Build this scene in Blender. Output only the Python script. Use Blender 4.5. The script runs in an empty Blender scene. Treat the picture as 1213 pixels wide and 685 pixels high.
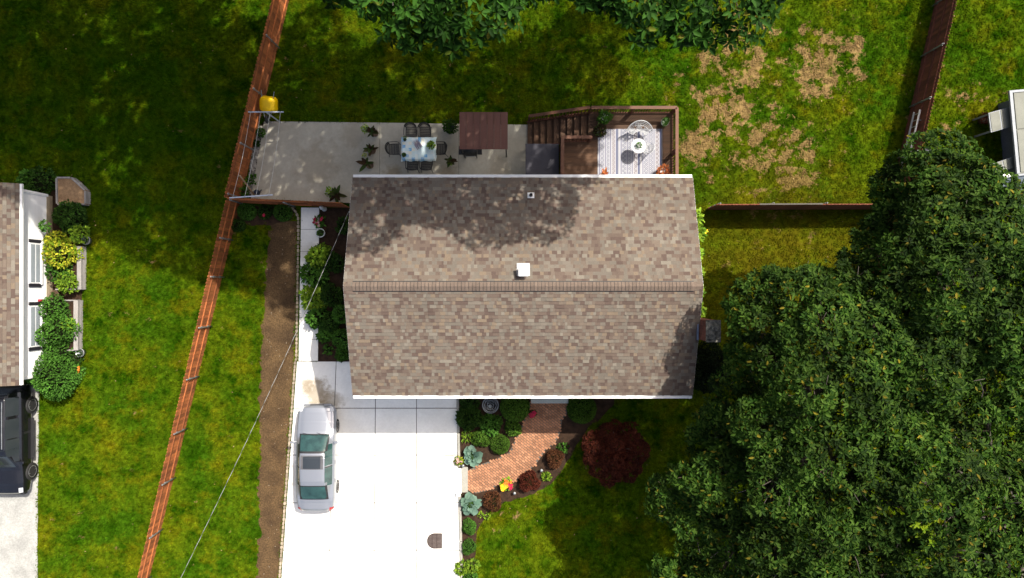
import bpy, bmesh, math, random
import numpy as np
from mathutils import Vector, Matrix

# ------------------------------------------------------------------ camera, sky, sun, exposure
scene = bpy.context.scene
COL = scene.collection
H = 32.0            # drone height above the lawn (m)
S = 0.04            # metres per photo pixel at ground level
CX, CY = 606.5, 342.5
SUN_EL, SUN_AZ = math.radians(55), math.radians(45)     # azimuth clockwise from +Y
cam = bpy.data.cameras.new('Camera'); cam_o = bpy.data.objects.new('Camera', cam); COL.objects.link(cam_o)
cam.sensor_width = 36; cam.lens = 36 * H / (1213 * S); cam.clip_end = 800; cam.clip_start = .1
cam_o.location = (0, 0, H); scene.camera = cam_o
world = bpy.data.worlds.new('World'); scene.world = world; world.use_nodes = True
wn = world.node_tree.nodes; wl = world.node_tree.links
sky = wn.new('ShaderNodeTexSky'); sky.sky_type = 'NISHITA'; sky.sun_disc = False
sky.dust_density = 6.0; sky.ozone_density = .4; sky.sun_elevation = SUN_EL; sky.sun_rotation = SUN_AZ
wl.new(sky.outputs[0], wn['Background'].inputs[0]); wn['Background'].inputs[1].default_value = 0.13
sun = bpy.data.lights.new('Sun', 'SUN'); sun.energy = 4.6; sun.angle = math.radians(.53); sun.color = (1, .94, .84)
sun_o = bpy.data.objects.new('Sun', sun); COL.objects.link(sun_o)
SV = Vector((math.sin(SUN_AZ) * math.cos(SUN_EL), math.cos(SUN_AZ) * math.cos(SUN_EL), math.sin(SUN_EL)))
sun_o.rotation_euler = SV.to_track_quat('Z', 'Y').to_euler(); sun_o.location = SV * 60
vs = scene.view_settings; vs.view_transform = 'Standard'; vs.look = 'None'; vs.gamma = 1; vs.use_curve_mapping = False
vs.exposure = 0.8
scene.cycles.max_bounces = 6; scene.cycles.diffuse_bounces = 3; scene.cycles.transparent_max_bounces = 6

rng = random.Random(7)
npr = np.random.default_rng(7)

def P(px, py, z=0.0):
    k = S * (H - z) / H
    return Vector(((px - CX) * k, (CY - py) * k, z))
def PX(pts): return [tuple(P(x, y)[:2]) for x, y in pts]

# ------------------------------------------------------------------ materials
def nt(name):
    m = bpy.data.materials.new(name); m.use_nodes = True
    n = m.node_tree.nodes; b = n['Principled BSDF']
    return m, n, m.node_tree.links, b
def mixc(n, l, fac, a, b, blend='MIX'):
    x = n.new('ShaderNodeMix'); x.data_type = 'RGBA'; x.blend_type = blend
    for sock, v in ((x.inputs['Factor'], fac), (x.inputs['A'], a), (x.inputs['B'], b)):
        if hasattr(v, 'is_output'): l.new(v, sock)
        elif isinstance(v, (int, float)): sock.default_value = v
        else: sock.default_value = (*v, 1)
    return x.outputs['Result']
def noise(n, l, vec, scale, detail=4, rough=.6):
    x = n.new('ShaderNodeTexNoise'); x.inputs['Scale'].default_value = scale
    x.inputs['Detail'].default_value = detail; x.inputs['Roughness'].default_value = rough
    l.new(vec, x.inputs['Vector']); return x.outputs['Fac']
def ramp(n, l, fac, stops, const=False):
    x = n.new('ShaderNodeValToRGB'); e = x.color_ramp.elements
    x.color_ramp.interpolation = 'CONSTANT' if const else 'LINEAR'
    while len(e) < len(stops): e.new(.5)
    for i, (p, c) in enumerate(stops):
        e[i].position = p; e[i].color = (c, c, c, 1) if isinstance(c, (int, float)) else (*c, 1)
    l.new(fac, x.inputs[0]); return x.outputs['Color']
def math_(n, l, op, a, b=0.0, clamp=False):
    x = n.new('ShaderNodeMath'); x.operation = op; x.use_clamp = clamp
    for sock, v in ((x.inputs[0], a), (x.inputs[1], b)):
        if hasattr(v, 'is_output'): l.new(v, sock)
        else: sock.default_value = v
    return x.outputs[0]
def pos(n): return n.new('ShaderNodeNewGeometry').outputs['Position']

MATS = {}
def mat(name, c1, c2=None, scale=2.0, rough=.8, metal=0.0, bump=0.0, bscale=40, rnd=0.0, island=0.0, stretch=None, spec=.4, fine=.25):
    if name in MATS: return MATS[name]
    m, n, l, b = nt(name); v = pos(n)
    if stretch:
        mp = n.new('ShaderNodeMapping'); mp.inputs['Scale'].default_value = stretch; l.new(v, mp.inputs[0]); v = mp.outputs[0]
    c2 = c2 or tuple(x * .72 for x in c1)
    f = ramp(n, l, noise(n, l, v, scale, 5), [(.32, 0.0), (.68, 1.0)])
    col = mixc(n, l, f, c1, c2)
    if fine:
        g = ramp(n, l, noise(n, l, v, scale * 14, 3), [(.3, 1 - fine), (.7, 1 + fine * .4)])
        col = mixc(n, l, 1.0, col, g, 'MULTIPLY')
    if rnd:
        r = n.new('ShaderNodeObjectInfo').outputs['Random']
        col = mixc(n, l, 1.0, col, ramp(n, l, r, [(0, 1 - rnd), (1, 1 + rnd * .5)]), 'MULTIPLY')
    if island:
        r = n.new('ShaderNodeNewGeometry').outputs['Random Per Island']
        col = mixc(n, l, 1.0, col, ramp(n, l, r, [(0, 1 - island), (1, 1 + island * .5)]), 'MULTIPLY')
    l.new(col, b.inputs['Base Color'])
    b.inputs['Roughness'].default_value = rough; b.inputs['Metallic'].default_value = metal
    b.inputs['Specular IOR Level'].default_value = spec
    if bump:
        bn = n.new('ShaderNodeBump'); bn.inputs['Strength'].default_value = bump; bn.inputs['Distance'].default_value = .02
        l.new(noise(n, l, v, bscale, 4), bn.inputs['Height']); l.new(bn.outputs[0], b.inputs['Normal'])
    MATS[name] = m; return m

def leafmat(name, dark, mid, light, accent=None, trans=.22, patch=.6, pv=(.62, 1.15)):
    if name in MATS: return MATS[name]
    m, n, l, b = nt(name)
    r = n.new('ShaderNodeNewGeometry').outputs['Random Per Island']
    st = [(0.0, dark), (.35, mid), (.8, light)]
    if accent: st += [(.975, light), (.985, accent)]
    c = ramp(n, l, r, st)
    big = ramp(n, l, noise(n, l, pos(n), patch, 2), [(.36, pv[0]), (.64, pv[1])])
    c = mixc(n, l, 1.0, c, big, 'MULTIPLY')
    l.new(c, b.inputs['Base Color']); b.inputs['Roughness'].default_value = .6; b.inputs['Specular IOR Level'].default_value = .06
    t = n.new('ShaderNodeBsdfTranslucent'); l.new(mixc(n, l, 1.0, c, (1.5, 1.5, .6), 'MULTIPLY'), t.inputs[0])
    mx = n.new('ShaderNodeMixShader'); mx.inputs[0].default_value = trans
    l.new(b.outputs[0], mx.inputs[1]); l.new(t.outputs[0], mx.inputs[2])
    l.new(mx.outputs[0], n['Material Output'].inputs[0]); MATS[name] = m; return m

def lawn_group():
    g = bpy.data.node_groups.new('LawnColour', 'ShaderNodeTree')
    g.interface.new_socket('Color', in_out='OUTPUT', socket_type='NodeSocketColor')
    n, l = g.nodes, g.links; out = n.new('NodeGroupOutput'); v = pos(n)
    flat = n.new('ShaderNodeVectorMath'); flat.operation = 'MULTIPLY'; flat.inputs[1].default_value = (1, 1, 0); l.new(v, flat.inputs[0]); v = flat.outputs[0]
    a = noise(n, l, v, .32, 4); b_ = noise(n, l, v, 1.1, 6, .65); c_ = noise(n, l, v, 5.5, 4, .7)
    col = mixc(n, l, ramp(n, l, a, [(.36, 0.0), (.62, 1.0)]), (.031, .078, .0025), (.072, .101, .0028))
    col = mixc(n, l, ramp(n, l, b_, [(.45, 0.0), (.64, 1.0)]), col, (.013, .042, .0008))
    col = mixc(n, l, math_(n, l, 'MULTIPLY', ramp(n, l, noise(n, l, v, .75, 5, .7), [(.50, 0.0), (.70, 1.0)]), .7), col, (.120, .108, .003))
    col = mixc(n, l, 1.0, col, ramp(n, l, c_, [(.28, .45), (.72, 1.55)]), 'MULTIPLY')
    # worn tan patches, dense in the back yard, sparse elsewhere
    def blob(x, y, r, amp):
        d = n.new('ShaderNodeVectorMath'); d.operation = 'DISTANCE'; l.new(v, d.inputs[0]); d.inputs[1].default_value = (x, y, 0)
        mr = n.new('ShaderNodeMapRange'); mr.interpolation_type = 'SMOOTHSTEP'; l.new(d.outputs['Value'], mr.inputs[0])
        mr.inputs[1].default_value = r; mr.inputs[2].default_value = r * .25; mr.inputs[3].default_value = 0; mr.inputs[4].default_value = amp
        return mr.outputs[0]
    def PB(px, py, r, amp): p = P(px, py); return blob(p.x, p.y, r, amp)
    tot = None
    for q in (PB(900, 130, 6.0, .085), PB(850, 85, 3.2, .05), PB(935, 200, 2.8, .085), PB(822, 178, 1.5, .13), PB(865, 150, 2.6, .05), PB(985, 75, 3.0, .06), PB(880, 45, 2.5, .05), PB(930, 300, 5, .05), PB(600, 610, 2.2, .05), PB(1130, 130, 3.2, .07), PB(990, 60, 3, .07)):
        tot = q if tot is None else math_(n, l, 'ADD', tot, q)
    pn = noise(n, l, v, 1.25, 9, .74)
    pn2 = math_(n, l, 'ADD', pn, tot)
    patch = ramp(n, l, pn2, [(.635, 0.0), (.668, 1.0)])
    tan = mixc(n, l, c_, (.32, .20, .095), (.17, .115, .04))
    col = mixc(n, l, math_(n, l, 'MULTIPLY', patch, .85), col, tan)
    # dry yellow-brown turf beside the big tree
    dry = math_(n, l, 'MULTIPLY', PB(930, 330, 7.5, 1.0), ramp(n, l, b_, [(.3, .25), (.6, .85)]))
    col = mixc(n, l, dry, col, (.085, .072, .004))
    deep_green = math_(n, l, 'MULTIPLY', PB(150, 130, 9, 1.0), .5)  # darker green turf over the upper left lawn
    col = mixc(n, l, deep_green, col, (.016, .050, .001))
    l.new(col, out.inputs[0]); return g
LG = lawn_group()
def lawnmat(name, mul, trans=0):
    m, n, l, b = nt(name)
    gn = n.new('ShaderNodeGroup'); gn.node_tree = LG; c = gn.outputs[0]
    if trans:
        r = n.new('ShaderNodeObjectInfo').outputs['Random']
        c = mixc(n, l, 1.0, c, ramp(n, l, r, [(0, .6 * mul), (1, 1.35 * mul)]), 'MULTIPLY')
    else:
        c = mixc(n, l, 1.0, c, (mul, mul, mul), 'MULTIPLY')
        bn = n.new('ShaderNodeBump'); bn.inputs['Strength'].default_value = .9; bn.inputs['Distance'].default_value = .06
        l.new(noise(n, l, pos(n), 16, 5, .7), bn.inputs['Height']); l.new(bn.outputs[0], b.inputs['Normal'])
    l.new(c, b.inputs['Base Color']); b.inputs['Roughness'].default_value = 1; b.inputs['Specular IOR Level'].default_value = 0
    return m
M_LAWN = lawnmat('lawn_soil_turf', .95); M_BLADE = lawnmat('lawn_blades', 1.15, 1)

# ------------------------------------------------------------------ mesh helpers
OFF = {}
def tag(o, label=None, cat=None, group=None, kind=None):
    for k, v in (('label', label), ('category', cat), ('group', group), ('kind', kind)):
        if v: o[k] = v
    return o
def thing(name, label, cat, loc=(0, 0, 0), group=None, world=True):
    o = bpy.data.objects.new(name, None); COL.objects.link(o); o.location = loc; o.empty_display_size = .2
    OFF[o] = Vector(loc) if world else Vector((0, 0, 0)); return tag(o, label, cat, group)
def link(name, me, m=None, parent=None, smooth=False):
    o = bpy.data.objects.new(name, me); COL.objects.link(o)
    if m is not None and not me.materials: me.materials.append(m)
    if parent is not None: o.parent = parent; OFF[o] = OFF.get(parent, Vector((0, 0, 0)))
    if smooth: me.polygons.foreach_set('use_smooth', [True] * len(me.polygons))
    return o
class MB:
    def __init__(s): s.v = []; s.f = []
    def add(s, vs, fs):
        k = len(s.v); s.v += [tuple(v) for v in vs]; s.f += [tuple(i + k for i in f) for f in fs]; return s
    def box(s, c, d, rz=0.0, M=None):
        x, y, z = (q / 2 for q in d); cs, sn = math.cos(rz), math.sin(rz); o = []
        for a, b, e in ((-x, -y, -z), (x, -y, -z), (x, y, -z), (-x, y, -z), (-x, -y, z), (x, -y, z), (x, y, z), (-x, y, z)):
            p = Vector((a * cs - b * sn, a * sn + b * cs, e))
            if M: p = M @ Vector((a, b, e))
            o.append(p + Vector(c))
        return s.add(o, [(0, 3, 2, 1), (4, 5, 6, 7), (0, 1, 5, 4), (1, 2, 6, 5), (2, 3, 7, 6), (3, 0, 4, 7)])
    def bar(s, a, b, w, h):
        a, b = Vector(a), Vector(b); d = b - a; L = d.length
        q = d.to_track_quat('Y', 'Z').to_matrix(); return s.box((a + b) / 2, (w, L, h), M=q)
    def tube(s, pts, r, seg=8, cap=True):
        pts = [Vector(p) for p in pts]; n = len(pts); rs = r if isinstance(r, (list, tuple)) else [r] * n
        vs, fs = [], []; up = Vector((0, 0, 1))
        for i, p in enumerate(pts):
            t = (pts[min(i + 1, n - 1)] - pts[max(i - 1, 0)])
            t = t.normalized() if t.length > 1e-9 else Vector((0, 0, 1))
            a = t.cross(up if abs(t.z) < .95 else Vector((1, 0, 0))).normalized(); b = t.cross(a)
            for j in range(seg):
                th = 2 * math.pi * j / seg; vs.append(p + (a * math.cos(th) + b * math.sin(th)) * rs[i])
        for i in range(n - 1):
            for j in range(seg):
                k = (j + 1) % seg; fs.append((i * seg + j, i * seg + k, (i + 1) * seg + k, (i + 1) * seg + j))
        if cap: fs += [tuple(range(seg))[::-1], tuple((n - 1) * seg + j for j in range(seg))]
        return s.add(vs, fs)
    def ring(s, c, R, r, seg=20, ts=5, axis='z', a0=0.0, a1=None):
        full = a1 is None; a1 = 2 * math.pi if full else a1
        pts = []
        for i in range(seg + 1):
            t = a0 + (a1 - a0) * i / seg; u, w = R * math.cos(t), R * math.sin(t)
            pts.append(Vector(c) + (Vector((u, w, 0)) if axis == 'z' else Vector((u, 0, w)) if axis == 'y' else Vector((0, u, w))))
        return s.tube(pts, r, ts)
    def lathe(s, c, prof, seg=16, axis='z'):
        vs, fs = [], []; c = Vector(c)
        for r, z in prof:
            for j in range(seg):
                t = 2 * math.pi * j / seg; u, w = r * math.cos(t), r * math.sin(t)
                vs.append(c + (Vector((u, w, z)) if axis == 'z' else Vector((z, u, w))))
        for i in range(len(prof) - 1):
            for j in range(seg):
                k = (j + 1) % seg; fs.append((i * seg + j, i * seg + k, (i + 1) * seg + k, (i + 1) * seg + j))
        fs += [tuple(range(seg))[::-1], tuple((len(prof) - 1) * seg + j for j in range(seg))]
        return s.add(vs, fs)
    def prism(s, poly, z0, z1):
        n = len(poly)
        ar = sum(poly[i][0] * poly[(i + 1) % n][1] - poly[(i + 1) % n][0] * poly[i][1] for i in range(n))
        if ar < 0: poly = poly[::-1]
        vs = [(x, y, z0) for x, y in poly] + [(x, y, z1) for x, y in poly]
        fs = [tuple(range(n))[::-1], tuple(range(n, 2 * n))] + [(i, (i + 1) % n, n + (i + 1) % n, n + i) for i in range(n)]
        return s.add(vs, fs)
    def sheet(s, poly, z):
        n = len(poly); ar = sum(poly[i][0] * poly[(i + 1) % n][1] - poly[(i + 1) % n][0] * poly[i][1] for i in range(n))
        return s.add([(x, y, z) for x, y in (poly if ar > 0 else poly[::-1])], [tuple(range(n))])
    def mesh(s, name, off=(0, 0, 0)):
        me = bpy.data.meshes.new(name); o = Vector(off)
        me.from_pydata([tuple(Vector(v) - o) for v in s.v], [], s.f); me.update(); return me
    def build(s, name, m, parent=None, smooth=False, bevel=0.0):
        me = s.mesh(name, OFF.get(parent, (0, 0, 0)) if parent is not None else (0, 0, 0))
        o = link(name, me, m, parent, smooth)
        if bevel:
            b = o.modifiers.new('bevel', 'BEVEL'); b.width = bevel; b.segments = 2; b.limit_method = 'ANGLE'
        return o
def piece(name, me, m, parent, loc, rot=(0, 0, 0), sc=(1, 1, 1)):     # a copy of a shared piece mesh, placed in world space
    o = link(name, me, m, parent); o.location = Vector(loc) - OFF[parent]; o.rotation_euler = rot; o.scale = sc; return o
def copy_tree(o, parent=None):
    c = o.copy(); COL.objects.link(c); c.parent = parent
    for ch in list(o.children): copy_tree(ch, c)
    return c
def np_mesh(name, V, polys4):
    me = bpy.data.meshes.new(name); V = np.asarray(V, np.float32); F = np.asarray(polys4, np.int32); n, k = F.shape
    me.vertices.add(len(V)); me.vertices.foreach_set('co', V.ravel())
    me.loops.add(n * k); me.loops.foreach_set('vertex_index', F.ravel())
    me.polygons.add(n); me.polygons.foreach_set('loop_start', np.arange(0, n * k, k, dtype=np.int32))
    me.update(calc_edges=True); return me
def inpoly(x, y, poly):
    c = np.zeros(len(x), bool); n = len(poly)
    for i in range(n):
        x1, y1 = poly[i]; x2, y2 = poly[(i + 1) % n]
        if y1 == y2: continue
        c ^= ((y1 > y) != (y2 > y)) & (x < (x2 - x1) * (y - y1) / (y2 - y1) + x1)
    return c
def wobble(pts, amp, step=.25, seed=0, closed=True):
    r = random.Random(seed); o = []; n = len(pts)
    for i in range(n if closed else n - 1):
        a, b = Vector((*pts[i], 0)), Vector((*pts[(i + 1) % n], 0)); k = max(1, int((b - a).length / step))
        for j in range(k):
            p = a.lerp(b, j / k); o.append((p.x + r.uniform(-amp, amp), p.y + r.uniform(-amp, amp)))
    if not closed: o.append(tuple(pts[-1]))
    return o
def norm(a): return a / np.maximum(np.linalg.norm(a, axis=1, keepdims=True), 1e-9)

# ------------------------------------------------------------------ foliage
def leaf_mesh(name, base, direc, up, L, W, off=(0, 0, 0), fold=.18, droop=.15, e2=(.75, .38)):
    """one folded six-cornered leaf for each base point"""
    base = np.asarray(base, float) - np.asarray(off, float); d = norm(np.asarray(direc, float)); n = len(base)
    L = np.broadcast_to(np.asarray(L, float), (n,))[:, None]; W = np.broadcast_to(np.asarray(W, float), (n,))[:, None]
    s = norm(np.cross(d, up)); u = np.cross(s, d)
    b = base; t = base + d * L - u * L * droop
    l1 = base + d * L * .35 + s * W * .5 + u * W * fold; l2 = base + d * L * e2[0] + s * W * e2[1] + u * (W * fold - L * droop * .5)
    r1 = base + d * L * .35 - s * W * .5 + u * W * fold; r2 = base + d * L * e2[0] - s * W * e2[1] + u * (W * fold - L * droop * .5)
    V = np.stack([b, l1, l2, t, r2, r1], 1).reshape(-1, 3)
    k = np.arange(n)[:, None] * 6
    F = np.concatenate([k + [0, 3, 2, 1], k + [0, 5, 4, 3]], 0)
    return np_mesh(name, V, F)
def sphere_dirs(n, zmin=-.3):
    z = npr.uniform(zmin, 1, n); t = npr.uniform(0, 2 * math.pi, n); r = np.sqrt(1 - z * z)
    return np.stack([r * np.cos(t), r * np.sin(t), z], 1)
def bush_leaves(c, r, h, n, L, lumps=0, tight=.1, zmin=-.1, seed=None, ratio=.5):
    """leaves spread through the outer shell of a lumpy dome; returns arrays for leaf_mesh"""
    c = np.asarray(c, float); rx, ry = (r if isinstance(r, (tuple, list)) else (r, r))
    D = sphere_dirs(n, zmin)
    rad = 1 - np.abs(npr.normal(0, tight, n))
    if lumps:
        LD = sphere_dirs(lumps, .0); dot = (D @ LD.T).max(1); rad *= .72 + .34 * np.clip((dot - .72) / .25, 0, 1)
    else: rad *= 1 + npr.normal(0, .02, n)
    p = c + D * rad[:, None] * np.array([rx, ry, h])
    d = norm(D * np.array([1, 1, .8]) * .8 + npr.normal(0, .55, (n, 3)) + np.array([0, 0, .15]))
    up = norm(D + npr.normal(0, .35, (n, 3)) + np.array([0, 0, .6]))
    l = L * npr.uniform(.7, 1.25, n)
    return p, d, up, l, l * ratio
def dome(c, rx, ry, h, seg=14, rings=6):
    mb = MB(); prof = []
    vs, fs = [], []
    for i in range(rings + 1):
        a = math.pi / 2 * i / rings
        for j in range(seg):
            t = 2 * math.pi * j / seg; vs.append((c[0] + rx * math.cos(a) * math.cos(t), c[1] + ry * math.cos(a) * math.sin(t), c[2] + h * math.sin(a)))
    for i in range(rings):
        for j in range(seg):
            k = (j + 1) % seg; fs.append((i * seg + j, i * seg + k, (i + 1) * seg + k, (i + 1) * seg + j))
    mb.add(vs, fs); return mb
M_TWIG = mat('twig_bark', (.09, .065, .045), (.05, .038, .028), 4)
M_DARKCORE = mat('dark_core', (.012, .016, .006), (.006, .008, .004), 6, rough=1, spec=0)  # near-black filler dome; a bush's inner shade put into its colour
def shrub(name, label, px, py, r, h, n, L, m, group=None, z0=0.0, lumps=7, tight=.12, core=True, cat='shrub', ry=None, ratio=.5, stem=True):
    """px, py: where the middle of its foliage shows"""
    zc = z0 + h * .6; p = P(px, py, zc); base = (p.x, p.y, z0); rxy = (r, ry or r)
    t = thing(name, label, cat, base, group)
    A = bush_leaves((p.x, p.y, z0 + h * .12), rxy, h * .88, n, L, lumps, tight, ratio=ratio)
    link('foliage', leaf_mesh('foliage', *A, off=base), m, t)
    mb = MB()
    for i in range(6):
        a = rng.uniform(0, 6.28); mb.tube([(p.x, p.y, z0), (p.x + math.cos(a) * rxy[0] * .3, p.y + math.sin(a) * rxy[1] * .3, z0 + h * .4), (p.x + math.cos(a) * rxy[0] * .6, p.y + math.sin(a) * rxy[1] * .6, z0 + h * .65)], [.018, .012, .006], 5)
    mb.build('stem', M_TWIG, t)
    if core: dome((p.x, p.y, z0), rxy[0] * .72, rxy[1] * .72, h * .74).build('dark_core', M_DARKCORE, t, True)
    return t
def rosette(c, n, L, W, tilt, spread=.0, a0=None):
    """leaves radiating from a centre; tilt = rise of the leaf"""
    a = np.arange(n) / n * 2 * math.pi + (npr.uniform(0, 6.28) if a0 is None else a0) + npr.normal(0, .32, n)
    d = np.stack([np.cos(a), np.sin(a), np.full(n, tilt) + npr.normal(0, .22, n)], 1)
    b = np.asarray(c, float) + d * spread; up = np.tile(np.array([0, 0, 1.0]), (n, 1)) - d * .3
    l = L * npr.uniform(.55, 1.2, n); return [b, d, up, l, l * W / L]
def cat_leaves(parts): return [np.concatenate([p[i] for p in parts], 0) for i in range(5)]

def limb(mb, a, b, r0, r1, bend=.15, seg=7, k=5):
    a, b = Vector(a), Vector(b); L = (b - a).length; pts, rs = [], []
    j = Vector((rng.uniform(-1, 1), rng.uniform(-1, 1), rng.uniform(.1, .9))) * L * bend
    for i in range(k + 1):
        t = i / k; pts.append(a.lerp(b, t) + j * math.sin(math.pi * t)); rs.append(r0 + (r1 - r0) * t)
    mb.tube(pts, rs, seg); return pts
def tree(name, label, base, trunk_top, lobes, ncl, L, m, bark, group=None, tr=.28, nleaf=8, twigs=True, zmin=-.25):
    """trunk > limbs to every lobe of the crown; leaf rosettes on the lobes"""
    t = thing(name, label, 'tree', (base[0], base[1], 0), group)
    tb = MB(); lean = Vector((trunk_top[0], trunk_top[1], trunk_top[2]))
    limb(tb, (base[0], base[1], -.1), lean, tr * 1.25, tr * .75, .03, 12, 7)
    trunk = tb.build('trunk', bark, t, True)
    lb = MB(); ends = []
    A = np.array([(x, y, z) for x, y, z, r in lobes]); R = np.array([r for *_, r in lobes])
    for x, y, z, r in lobes:
        s = lean.lerp(Vector((base[0], base[1], lean.z * .75)), rng.random() * .5)
        pts = limb(lb, s, (x, y, z), tr * .38, .045, .12, 7, 6); ends.append(pts[-1])
        for _ in range(5):
            d = Vector(sphere_dirs(1, .0)[0]); p2 = Vector((x, y, z)) + d * r * .9
            limb(lb, pts[rng.choice((4, 5, 6))], p2, .03, .008, .12, 5, 4)
    lb.build('limbs', bark, t, True)
    w = R ** 2; cnt = np.maximum(20, (ncl * w / w.sum())).astype(int)
    bb, dd, uu, ll, ww = [], [], [], [], []
    C, N = [], []
    for i, k in enumerate(cnt):
        D = sphere_dirs(k, zmin); lump = sphere_dirs(13, -.2); q = (D @ lump.T).max(1)
        rad = R[i] * (.50 + .60 * np.clip((q - .70) / .27, 0, 1) ** 1.3) * (1 - np.abs(npr.normal(0, .11, k)))
        p = A[i] + D * rad[:, None] * np.array([1.05, 1.05, .8])
        dist = np.linalg.norm((p[:, None] - A[None]) / np.array([1.05, 1.05, .8]), axis=2) / R[None]; dist[:, i] = 9
        keep = dist.min(1) > .62; C.append(p[keep]); N.append(norm(D[keep] + np.array([0, 0, .7])))
    C = np.concatenate(C); N = norm(np.concatenate(N) + npr.normal(0, .25, (len(C), 3)))
    if twigs:
        tw = MB()
        near = np.argmin(np.linalg.norm(C[:, None] - A[None], axis=2) / R[None], axis=1)
        for j in range(0, len(C), 7):
            c = Vector(C[j]) - Vector(N[j]) * .1; a = Vector(A[near[j]]); tw.tube([a.lerp(c, .35), a.lerp(c, .7) + Vector((0, 0, .04)), c], [.012, .009, .005], 3, False)
        tw.build('twigs', M_TWIG, t)
    ref = norm(np.cross(N, npr.normal(0, 1, (len(C), 3)))); ref2 = np.cross(N, ref)
    for k in range(nleaf):
        th = 2 * math.pi * k / nleaf + npr.normal(0, .25, len(C)); e = npr.uniform(-.15, .6, len(C))
        d = ref * np.cos(th)[:, None] + ref2 * np.sin(th)[:, None] + N * e[:, None]
        bb.append(C + d * L * .12); dd.append(d); uu.append(N + npr.normal(0, .2, N.shape))
        l = L * npr.uniform(.65, 1.2, len(C)); ll.append(l); ww.append(l * npr.uniform(.36, .5, len(C)))
    off = (base[0], base[1], 0)
    link('crown', leaf_mesh('crown', np.concatenate(bb), np.concatenate(dd), np.concatenate(uu), np.concatenate(ll), np.concatenate(ww), off, .15, .2), m, t)
    return t

# ================================================================== THE SETTING
NOGRASS = []                                     # ground polygons without turf
g = MB().sheet([(-220, -220), (220, -220), (220, 220), (-220, 220)], 0).build('ground', M_LAWN); tag(g, 'patchy green lawn around the house', kind='structure')

M_WHITECON = mat('pale_concrete', (.78, .77, .72), (.66, .645, .595), .7, .9, bump=.15, bscale=90, fine=.06)
def add_stains(m, spots, c):
    n, l = m.node_tree.nodes, m.node_tree.links; b = n['Principled BSDF']; col = b.inputs['Base Color'].links[0].from_socket; v = pos(n); wob = noise(n, l, v, 2.2, 6, .75)
    for px, py, r, amt in spots:
        p = P(px, py); d = n.new('ShaderNodeVectorMath'); d.operation = 'DISTANCE'; l.new(v, d.inputs[0]); d.inputs[1].default_value = (p.x, p.y, .05)
        f = math_(n, l, 'SUBTRACT', math_(n, l, 'MULTIPLY', wob, 2.0), math_(n, l, 'DIVIDE', d.outputs['Value'], r))
        f = math_(n, l, 'MULTIPLY', math_(n, l, 'MULTIPLY', f, 1.8, True), amt); col = mixc(n, l, f, col, c)
    l.new(col, b.inputs['Base Color'])
add_stains(M_WHITECON, [(374, 466, .9, .75), (392, 474, .7, .6), (366, 456, .5, .5), (340, 640, .8, .3), (350, 560, .7, .25), (538, 660, .7, .3), (540, 610, .6, .3), (537, 545, .5, .35), (428, 440, .6, .2), (365, 300, .6, .25)], (.20, .15, .085))
M_GREYCON = mat('patio_concrete', (.40, .375, .305), (.29, .27, .215), .55, .9, bump=.2, bscale=70, fine=.1)
add_stains(M_GREYCON, [(375, 195, 1.3, .3), (465, 205, .5, .6), (530, 208, .6, .5), (420, 160, .8, .25), (590, 200, .7, .3)], (.17, .12, .06))
M_JOINT = mat('joint_dirt', (.12, .11, .09), (.07, .06, .05), 4)
M_SOIL = mat('bare_soil', (.115, .072, .034), (.052, .033, .018), 1.1, 1, bump=1, bscale=30, fine=.5, spec=.1)
M_MULCH = mat('dark_mulch', (.055, .032, .02), (.025, .016, .011), 5, 1, bump=1, bscale=40, fine=.5, spec=.1)
M_STONE = mat('edging_stone', (.38, .31, .23), (.25, .20, .14), 3, .9, island=.3, rnd=.4)

def slabs(name, label, base_poly, pieces, m, z=.05, gap=.008):
    b = MB().prism(base_poly, .004, z - .022).build(name, M_JOINT); tag(b, label, kind='structure'); OFF[b] = Vector((0, 0, 0))
    for poly in pieces:
        c = Vector((sum(p[0] for p in poly) / len(poly), sum(p[1] for p in poly) / len(poly)))
        q = []
        for p in poly:
            v = Vector(p) - c; q.append(tuple(c + v * (1 - gap * 1.4 / max(v.length, .1))))
        MB().prism(q, .01, z).build('slab', m, b, bevel=.006)
    NOGRASS.append(base_poly); return b
# driveway: left edge runs (352,428) -> (332,720)
def lx(y): return 352 - (y - 428) * 19 / 262
rows = [428, 483.5, 539, 595.5, 651.5, 708, 764]
def vx(i, y):
    return (lx(y), 397 - (y - 470) * 8 / 215, 445 - (y - 470) * 2 / 215, 493.5, 541 + (y - 470) * 5 / 215)[i]
pcs = []
for r in range(len(rows) - 1):
    for c in range(4):
        y0, y1 = rows[r], rows[r + 1]
        pcs.append(PX([(vx(c, y0), y0), (vx(c + 1, y0), y0), (vx(c + 1, y1), y1), (vx(c, y1), y1)]))
slabs('driveway', 'bright concrete driveway in front of the house', PX([(lx(428), 428), (vx(4, 428), 428), (vx(4, 764), 764), (lx(764), 764)]), pcs, M_WHITECON, gap=.017)
ys = [246 + i * 26 for i in range(8)]; ys[-1] = 427.6
slabs('side_walkway', 'narrow concrete walkway beside the house', PX([(357, 246), (378.5, 246), (377, 427.6), (354, 427.6)]),
      [PX([(357 - (a - 246) * 3 / 182, a), (378.5 - (a - 246) * 1.5 / 182, a), (378.5 - (b - 246) * 1.5 / 182, b), (357 - (b - 246) * 3 / 182, b)]) for a, b in zip(ys, ys[1:])], M_WHITECON, z=.051)
slabs('patio', 'grey concrete patio behind the house', PX([(313, 144), (625, 148), (625, 241), (415, 241), (297, 236.5)]),
      [PX([(313, 144), (450, 145.5), (450, 241), (415, 241), (297, 236.5)]), PX([(450, 145.5), (543.5, 147), (543.5, 241), (450, 241)]), PX([(543.5, 147), (625, 148), (625, 241), (543.5, 241)])], M_GREYCON, z=.055)
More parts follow.
